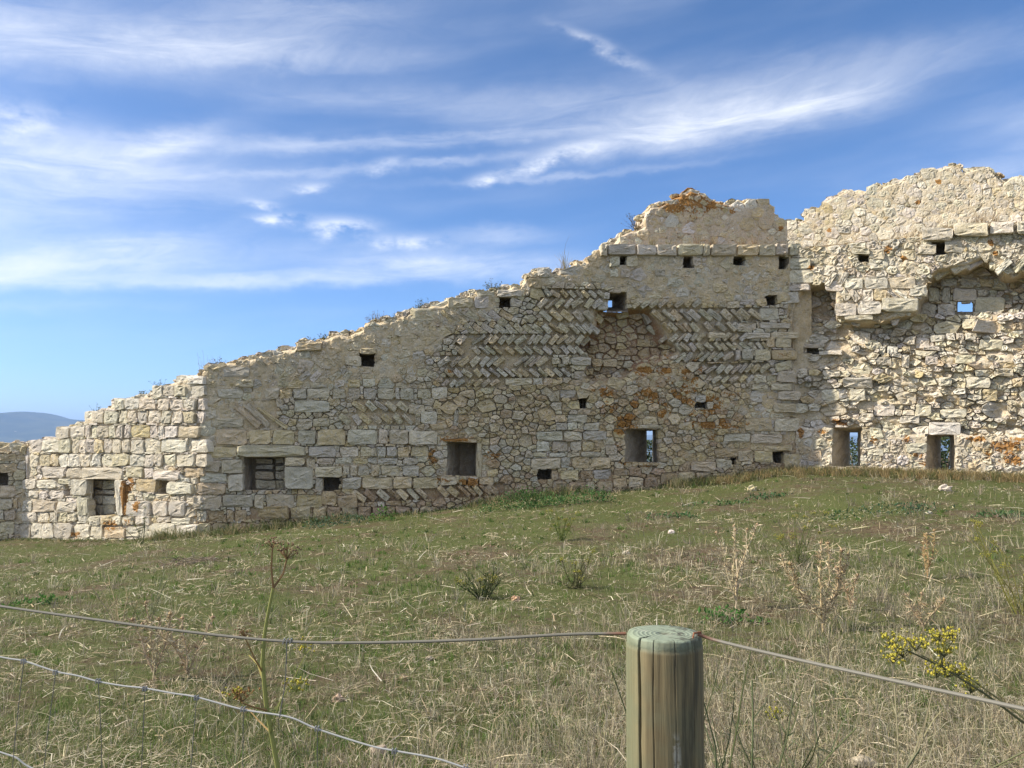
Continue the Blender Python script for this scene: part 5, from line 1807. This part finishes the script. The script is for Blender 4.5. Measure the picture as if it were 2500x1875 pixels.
def build_post():
    r = .060
    na = 420
    zs = [0, -.004, -.008, -.012, -.0145, -.018, -.022] + list(np.linspace(-.04, -1.5, 40))
    rs = [r * .935, r * .965, r * .972, r * .985, r * .970, r * .995, r]
    A = np.arange(na) * 2 * math.pi / na
    V = []; C = []
    # angle 0 = towards the camera, positive to the right of the picture
    cracks = [(-.86, .026, .022, -1.5, .02), (-.46, .008, .004, -1.5, .0), (.10, .005, .002, -1.5, .0), (.62, .006, .003, -1.5, .004), (1.2, .01, .005, -1.5, 0), (2.4, .015, .01, -1.5, 0), (-2.2, .015, .01, -1.5, 0)]
    def shape(a, z, rad):
        d = 0.0; dk = 0.0
        for ca, w, dep, zend, drift in cracks:
            c = ca - (z * .10 if drift else z * .03) + .012 * math.sin(z * 40 + ca * 9)
            da = (a - c + math.pi) % (2 * math.pi) - math.pi
            if z > zend and abs(da) < w * 1.6:
                k = max(0, 1 - abs(da) / (w * 1.6))
                d = max(d, dep * k); dk = max(dk, min(1, k * 1.8))
        rad2 = rad * (1 + .012 * math.sin(a * 2 + .7) + .006 * math.sin(a * 5 + z * 6)) - d
        return rad2, dk
    for i, z in enumerate(zs):
        rad = rs[i] if i < len(rs) else r * (1 + .012 * min(1, (-z) / .4))
        for a in A:
            q, dk = shape(a, z, rad)
            V.append((math.sin(a) * q, -math.cos(a) * q, z)); C.append(dk)
    Q = []
    m = len(zs)
    for i in range(m - 1):
        for j in range(na):
            k = (j + 1) % na
            Q.append((i * na + j, (i + 1) * na + j, (i + 1) * na + k, i * na + k))
    prev = 0
    for s_ in (.8, .6, .4, .2, .07):
        b = len(V)
        for a in A:
            q, dk = shape(a, 0, r * .935)
            full = r * .935 * (1 + .012 * math.sin(a * 2 + .7))
            notch = (full - q)
            V.append((math.sin(a) * full * s_, -math.cos(a) * full * s_, .001 * math.sin(a * 3) * s_ + (-.004 if s_ < .1 else 0) - notch * max(0, s_ - .45) * .5)); C.append(dk * max(0, (s_ - .5) * 1.6) + (.9 if s_ < .1 else 0))
        for j in range(na):
            k = (j + 1) % na
            Q.append((prev + k, b + k, b + j, prev + j))
        prev = b
    b = len(V); V.append((0, 0, -.006)); C.append(1)
    Tt = [(prev + (j + 1) % na, b, prev + j) for j in range(na)]
    V = np.array(V)
    root = empty('fence_post', tuple(ptop))
    tag(root, 'round weathered timber fence post with split sides and greenish cut top', 'fence post')
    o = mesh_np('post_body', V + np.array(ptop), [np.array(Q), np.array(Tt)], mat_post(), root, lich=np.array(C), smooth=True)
    stp = PB()
    for dx, dy in ((.046, -.030),):
        p = np.array(ptop) + (dx, dy, .003)
        stp.tube([p + (-.008, -.006, -.004), p + (-.006, -.004, .004), p + (.006, .004, .004), p + (.008, .006, -.004)], .0016, .0016, (.2, .09, .05), 6)
    stp.build('staple', mat_flat('rusty_iron', (.20, .085, .045), .8, 300, .4), root)


build_post()

M_WIRE = mat_leaf('galvanised_wire', 0.0, 0.5)


def smooth_path(P, n=8):
    P = [np.array(p, float) for p in P]
    out = []
    for i in range(len(P) - 1):
        p0, p1, p2, p3 = P[max(i - 1, 0)], P[i], P[i + 1], P[min(i + 2, len(P) - 1)]
        for k in range(n):
            t = k / n
            out.append(.5 * ((2 * p1) + (p2 - p0) * t + (2 * p0 - 5 * p1 + 4 * p2 - p3) * t * t + (3 * p1 - p0 - 3 * p2 + p3) * t ** 3))
    out.append(P[-1])
    return out


def wire(name, pts, r, col, parent, rust=None):
    b = PB()
    path = smooth_path(pts)
    b.tube(path, r, r, col, 8)
    if rust is not None:
        for i, v in enumerate(b.V):
            d = np.linalg.norm(v - np.array(rust))
            k = max(0, 1 - d / .035) ** .6
            b.C[i] = np.array(b.C[i]) * (1 - k) + np.array((.17, .075, .045)) * k
    return b.build(name, M_WIRE, parent)


def build_fence():
    GW = (.15, .14, .115)
    la = np.array(ptop) + (-.057, .022, -.006)
    ra = np.array(ptop) + (.047, -.028, .004)
    # upper cable
    L = [at_depth(-500, 1405, 1.80), at_depth(0, 1480, 1.66), at_depth(250, 1515, 1.60), at_depth(480, 1545, 1.55), at_depth(700, 1566, 1.51), at_depth(900, 1569, 1.48), at_depth(1150, 1562, 1.44), at_depth(1380, 1549, 1.41), la]
    rt = empty('fence_cable', tuple(L[0])); tag(rt, 'thin fence cable above the stock mesh, tied off at the wooden post', 'wire')
    wire('strand', L, .0025, GW, rt, la)
    knot = PB()
    for dx in (-.006, 0, .006): knot.tube([np.array(L[4]) + (dx, -.004, -.004), np.array(L[4]) + (dx + .002, -.004, .004), np.array(L[4]) + (dx + .002, .004, .004), np.array(L[4]) + (dx, .004, -.004)], .0013, .0013, (.2, .2, .19), 5)
    knot.build('tie_wire', M_WIRE, rt)
    Rr = [ra, np.array(ptop) + (.075, -.04, -.003), at_depth(1900, 1600, 1.24), at_depth(2150, 1655, 1.12), at_depth(2350, 1698, 1.03), at_depth(2500, 1731, .97), at_depth(2700, 1775, .90), at_depth(3100, 1870, .80)]
    rt2 = empty('fence_cable', tuple(ra)); tag(rt2, 'thick bare fence cable leaving the rusty staple on the wooden post', 'wire')
    wire('strand', Rr, .0025, GW, rt2, ra)
    # stock mesh, slumped to the right
    top = [(-420, 1520), (-200, 1560), (0, 1603), (57, 1613), (136, 1641), (188, 1650), (240, 1662), (300, 1676), (354, 1680), (420, 1692), (480, 1702), (594, 1731), (704, 1751), (775, 1778), (900, 1818), (963, 1833), (1060, 1852), (1138, 1873), (1300, 1925), (1490, 1990)]
    dep = lambda x: 1.72 - .00018 * (x + 420) - .00003 * max(x, 0)
    T_ = [at_depth(x, y + random.uniform(-2, 2), dep(x)) for x, y in top]
    rt3 = empty('wire_mesh', tuple(T_[2])); tag(rt3, 'slack galvanised stock mesh hanging below the upper cable', 'wire mesh')
    wire('strand', T_, .0016, (.30, .30, .29), rt3)
    low = [(-420, 1700), (-100, 1800), (0, 1836), (40, 1850), (75, 1874), (200, 1925), (500, 1990)]
    wire('strand', [at_depth(x, y, dep(x) + .01) for x, y in low], .0016, (.30, .30, .29), rt3)
    third = [p - np.array((0, 0, .34)) for p in T_]
    wire('strand', third, .0016, (.28, .28, .27), rt3)
    knot = PB(); first = True
    for x, y, lean in ((-160, 1569, 0), (-60, 1590, 0), (58, 1614, -10), (136, 1641, -14), (240, 1662, -16), (354, 1681, -20), (480, 1703, -22), (594, 1731, -10), (775, 1778, -12), (963, 1833, -14), (1138, 1873, -16), (1300, 1925, -10)):
        D = dep(x)
        p = at_depth(x, y, D)
        q = p + np.array((lean * .0012, .01, -.62))
        m1 = (p * 2 + q) / 3 + RNG.normal(0, .006, 3); m2 = (p + 2 * q) / 3 + RNG.normal(0, .006, 3)
        wire('stay', [p, m1, m2, q], .0007, (.10, .10, .095), rt3)
        for dx in (-.003, .002):
            knot.tube([p + (dx, -.003, -.004), p + (dx, -.003, .003), p + (dx, .003, .003), p + (dx, .003, -.005)], .0012, .0012, (.2, .2, .2), 5)
    p, q = np.array(L[4]), at_depth(682, 1752, dep(690))
    wire('stay', [p, (p + q) / 2 + (.004, 0, 0), q], .0009, (.10, .10, .095), rt3)
    knot.build('knots', M_WIRE, rt3)


build_fence()


# ------------------------------------------------------------------ meadow grass
def spread(N, r0=2.2, r1=19.5, az=42):
    """points over the meadow, thinner with distance"""
    r = 1 / (1 / r0 - RNG.random(N) * (1 / r0 - 1 / r1))
    a = RNG.uniform(-R(az), R(az), N)
    return r * np.sin(a), r * np.cos(a), r


def fields(X, Y):
    g = fbm(X * .55, Y * .75, 101, 4)
    e = fbm(X * 1.7, Y * 2.3, 131, 3)
    dry = sstep(X - .2 + .20 * (8 - Y) + 5.0 * (g - .5), -.8, 2.4) * (1 - .75 * sstep(Y, 8.0, 12.0)) * (.45 + .55 * sstep(e, .38, .55))
    wy = np.interp(X, _wx, _wy)
    foot = np.clip(1 - (wy - Y) / .9, 0, 1)
    return g, e, dry, wy, foot


def pick(N, table):
    w = np.array([t[1] for t in table]); c = np.array([t[0] for t in table])
    return c[RNG.choice(len(table), N, p=w / w.sum())]


def blades(name, label, X, Y, h, w, C, lean, dirs=None, flat=False):
    n = len(X)
    C = C * RNG.uniform(.70, 1.3, (n, 1)) * np.stack((RNG.uniform(.92, 1.08, n), np.ones(n), RNG.uniform(.88, 1.1, n)), -1)
    Z = ground_z(X, Y)
    a = RNG.uniform(0, 2 * math.pi, n) if dirs is None else dirs
    if flat:
        up = np.abs(RNG.normal(0, .12, n))
        D = np.stack((np.cos(a), np.sin(a), up), -1)
        B = np.stack((X, Y, Z + RNG.uniform(.006, .035, n)), -1)
        M = B + D * (h * RNG.uniform(.35, .6, n))[:, None] + np.stack((RNG.normal(0, .012, n), RNG.normal(0, .012, n), RNG.uniform(-.004, .02, n)), -1)
        Tp = B + D * h[:, None] + np.stack((RNG.normal(0, .03, n), RNG.normal(0, .03, n), RNG.normal(0, .008, n)), -1)
        Tp[:, 2] = np.maximum(Tp[:, 2], ground_z(Tp[:, 0], Tp[:, 1]) + .006)
        M[:, 2] = np.maximum(M[:, 2], ground_z(M[:, 0], M[:, 1]) + .008)
        S_ = np.stack((-np.sin(a), np.cos(a), RNG.uniform(-.6, .6, n)), -1)
        tip = .5
    else:
        L = np.stack((np.cos(a), np.sin(a), np.zeros(n)), -1) * lean[:, None]
        B = np.stack((X, Y, Z - .008), -1)
        M = B + (L * .35 + np.array((0, 0, .62))) * h[:, None]
        Tp = B + (L + np.array((0, 0, 1.0))) * h[:, None] * np.stack((np.ones(n), np.ones(n), 1 - .35 * np.minimum(lean, 1.8)), -1)
        t2 = RNG.uniform(0, 2 * math.pi, n)
        S_ = np.stack((np.cos(t2), np.sin(t2) * .5, np.zeros(n)), -1)
    hw = (w / 2)[:, None]
    b = np.arange(n) * 5
    V = np.stack((B - S_ * hw, B + S_ * hw, M + S_ * hw * .85, M - S_ * hw * .85, Tp), 1).reshape(-1, 3)
    Q = np.stack((b, b + 1, b + 2, b + 3), -1); Tt = np.stack((b + 3, b + 2, b + 4), -1)
    o = mesh_np(name, V, [Q, Tt], M_LEAF if 'green' in name else M_DRY, None, col=np.repeat(C, 5, 0))
    tag(o, label, 'grass', kind='stuff')
    print(name, n)


GB = [((.105, .155, .036), .38), ((.155, .185, .06), .26), ((.065, .10, .028), .18), ((.29, .25, .14), .18)]
DB = [((.41, .345, .22), .36), ((.265, .225, .165), .34), ((.54, .475, .325), .20), ((.16, .135, .095), .10)]
SB = [((.50, .425, .29), .5), ((.36, .285, .185), .35), ((.62, .55, .41), .15)]

# short turf
X, Y, r = spread(270000)
g, e, dry, wy, foot = fields(X, Y)
keep = (RNG.random(len(X)) < np.clip(.40 + 1.0 * sstep(g + .5 * (e - .5), .34, .54), 0, 1) * (1 - .5 * dry) + foot * .6) & (Y < wy - .02)
X, Y, r, e, foot = X[keep], Y[keep], r[keep], e[keep], foot[keep]
n = len(X); far = np.clip(r / 5.5, 1, 2.8)
blades('green_grass', 'short green turf in patches over the meadow', X, Y,
       RNG.uniform(.014, .05, n) * (.5 + e) * np.where(r < 6.5, 1.35, 1.0) + foot * (.04 + RNG.uniform(0, .16, n) * (X > 3)),
       RNG.uniform(.002, .004, n) * far, pick(n, GB), np.abs(RNG.normal(0, .9, n)))


def tufts(name, label, N, per, cond, hr, wr, table, size, leanr):
    X, Y, r = spread(N)
    g, e, dry, wy, foot = fields(X, Y)
    keep = (RNG.random(N) < cond(g, e, dry, foot, X)) & (Y < wy - .05)
    X, Y, r = X[keep], Y[keep], r[keep]
    n = len(X)
    C = pick(n, table); sc = RNG.uniform(.5, 1.25, n)
    i = np.repeat(np.arange(n), per)
    m = len(i)
    a = RNG.uniform(0, 2 * math.pi, m); q = np.abs(RNG.normal(0, 1, m))
    px_, py_ = X[i] + np.cos(a) * q * size * sc[i], Y[i] + np.sin(a) * q * size * sc[i]
    wyy = np.interp(px_, _wx, _wy)
    C2 = np.where(RNG.random((m, 1)) < .7, C[i], pick(m, table))
    blades(name, label, px_, np.minimum(py_, wyy - .02), RNG.uniform(hr[0], hr[1], m) * sc[i], RNG.uniform(wr[0], wr[1], m) * np.clip(r[i] / 5.5, 1, 2.4), C2,
           np.clip(q * leanr[0] + np.abs(RNG.normal(0, leanr[1], m)), 0, 2.2), a + RNG.normal(0, .7, m))


tufts('green_tufts', 'fresh green grass tufts scattered over the meadow', 5600, 22, lambda g, e, d, f, x: np.clip(sstep(g, .44, .53) * (1 - .5 * d) + .12 + f * .3, 0, 1), (.03, .085), (.0022, .0042),
      [((.10, .175, .033), .5), ((.15, .21, .055), .3), ((.06, .10, .026), .2)], .028, (.45, .35))
tufts('dry_tufts', 'tan and grey dry grass tufts, thickest around the post', 9000, 19, lambda g, e, d, f, x: np.clip(d * 1.0 + .20 + f * .5 * (x > 4), 0, 1), (.05, .20), (.0016, .0032), DB, .045, (.5, .5))
N = 1500
X = RNG.uniform(3.6, 11.0, N); Y = np.interp(X, _wx, _wy) - .05 - np.abs(RNG.normal(0, .35, N)) * np.clip((X - 3) / 2, .3, 1)
i = np.repeat(np.arange(N), 22); m = len(i)
a = RNG.uniform(0, 2 * math.pi, m); q = np.abs(RNG.normal(0, 1, m)); sc = RNG.uniform(.5, 1.3, N)
X2 = X[i] + np.cos(a) * q * .04; Y2 = np.minimum(Y[i] + np.sin(a) * q * .04, np.interp(X2, _wx, _wy) - .03)
C0 = pick(N, [((.34, .25, .12), .4), ((.24, .20, .10), .3), ((.14, .15, .055), .3)])
blades('wall_foot_grass', 'golden dry grass fringe along the foot of the tall sunlit wall', X2, Y2, RNG.uniform(.06, .22, m) * sc[i], RNG.uniform(.005, .009, m), C0[i], np.clip(q * .35 + np.abs(RNG.normal(0, .35, m)), 0, 2), a)
N = 900
X = RNG.uniform(-11.0, 4.5, N); Y = np.interp(X, _wx, _wy) - .04 - np.abs(RNG.normal(0, .22, N))
sc = RNG.uniform(.3, 1.2, N) * (.35 + sstep(fbm(X * .8, Y * .8, 201, 2), .4, .65))
i = np.repeat(np.arange(N), 18); m = len(i)
a = RNG.uniform(0, 2 * math.pi, m); q = np.abs(RNG.normal(0, 1, m))
X2 = X[i] + np.cos(a) * q * .04; Y2 = np.minimum(Y[i] + np.sin(a) * q * .04, np.interp(X2, _wx, _wy) - .03)
C0 = pick(N, [((.34, .28, .15), .35), ((.12, .15, .05), .4), ((.08, .11, .035), .25)])
blades('wall_foot_weeds', 'ragged green and straw weeds along the foot of the long shaded wall', X2, Y2, RNG.uniform(.05, .22, m) * sc[i], RNG.uniform(.005, .009, m), C0[i], np.clip(q * .35 + np.abs(RNG.normal(0, .4, m)), 0, 2), a)
# thin upright stubble
X, Y, r = spread(130000)
g, e, dry, wy, foot = fields(X, Y)
keep = (RNG.random(len(X)) < np.clip(dry * .85 + .08 + .25 * sstep(e, .55, .68), 0, 1)) & (Y < wy - .02)
X, Y, r = X[keep], Y[keep], r[keep]; n = len(X)
blades('dry_stubble', 'thin upright dry stubble standing among the turf', X, Y, RNG.uniform(.03, .15, n), RNG.uniform(.0018, .0035, n) * np.clip(r / 5.5, 1, 2.4), pick(n, DB), np.abs(RNG.normal(0, .55, n)))
# straw lying flat
X, Y, r = spread(95000)
xf = RNG.uniform(-10, 10, 14000); yf = RNG.uniform(8, 17.4, 14000)
X = np.concatenate((X, xf)); Y = np.concatenate((Y, yf)); r = np.hypot(X, Y)
sf = fbm(X * .9, Y * 1.3, 171, 3)
wy = np.interp(X, _wx, _wy)
keep = (RNG.random(len(X)) < np.clip(.25 + .9 * sstep(sf, .46, .64), 0, 1)) & (Y < wy - .06)
X, Y, r = X[keep], Y[keep], r[keep]; n = len(X)
big = RNG.random(n) < .05
blades('fallen_straw', 'pale broken straw lying flat over the grass', X, Y, np.where(big, RNG.uniform(.10, .36, n), RNG.uniform(.025, .10, n)),
       np.where(big, RNG.uniform(.003, .006, n), RNG.uniform(.0016, .0034, n)) * np.clip(r / 5, 1, 2.3), pick(n, SB), None, None, True)


# ------------------------------------------------------------------ hazy air
def haze():
    x, y, z0, z1 = 11500, 11500, -125.0, 275.0
    V = [(-x, -y, z0), (x, -y, z0), (x, y, z0), (-x, y, z0), (-x, -y, z1), (x, -y, z1), (x, y, z1), (-x, y, z1)]
    Q = [(0, 3, 2, 1), (4, 5, 6, 7), (0, 1, 5, 4), (1, 2, 6, 5), (2, 3, 7, 6), (3, 0, 4, 7)]
    m = bpy.data.materials.new('haze')
    m.use_nodes = True
    T = NT(m.node_tree)
    o = T.n('ShaderNodeOutputMaterial')
    v = T.n('ShaderNodeVolumePrincipled')
    v.inputs['Color'].default_value = (0.40, 0.60, 0.98, 1)
    v.inputs['Density'].default_value = 1.05e-4
    v.inputs['Anisotropy'].default_value = 0.0
    T.put(o.inputs['Volume'], v.outputs[0])
    ob = mesh_np('haze', V, np.array(Q), m)
    tag(ob, 'thin blue haze lying over the far country', 'haze', kind='stuff')


haze()
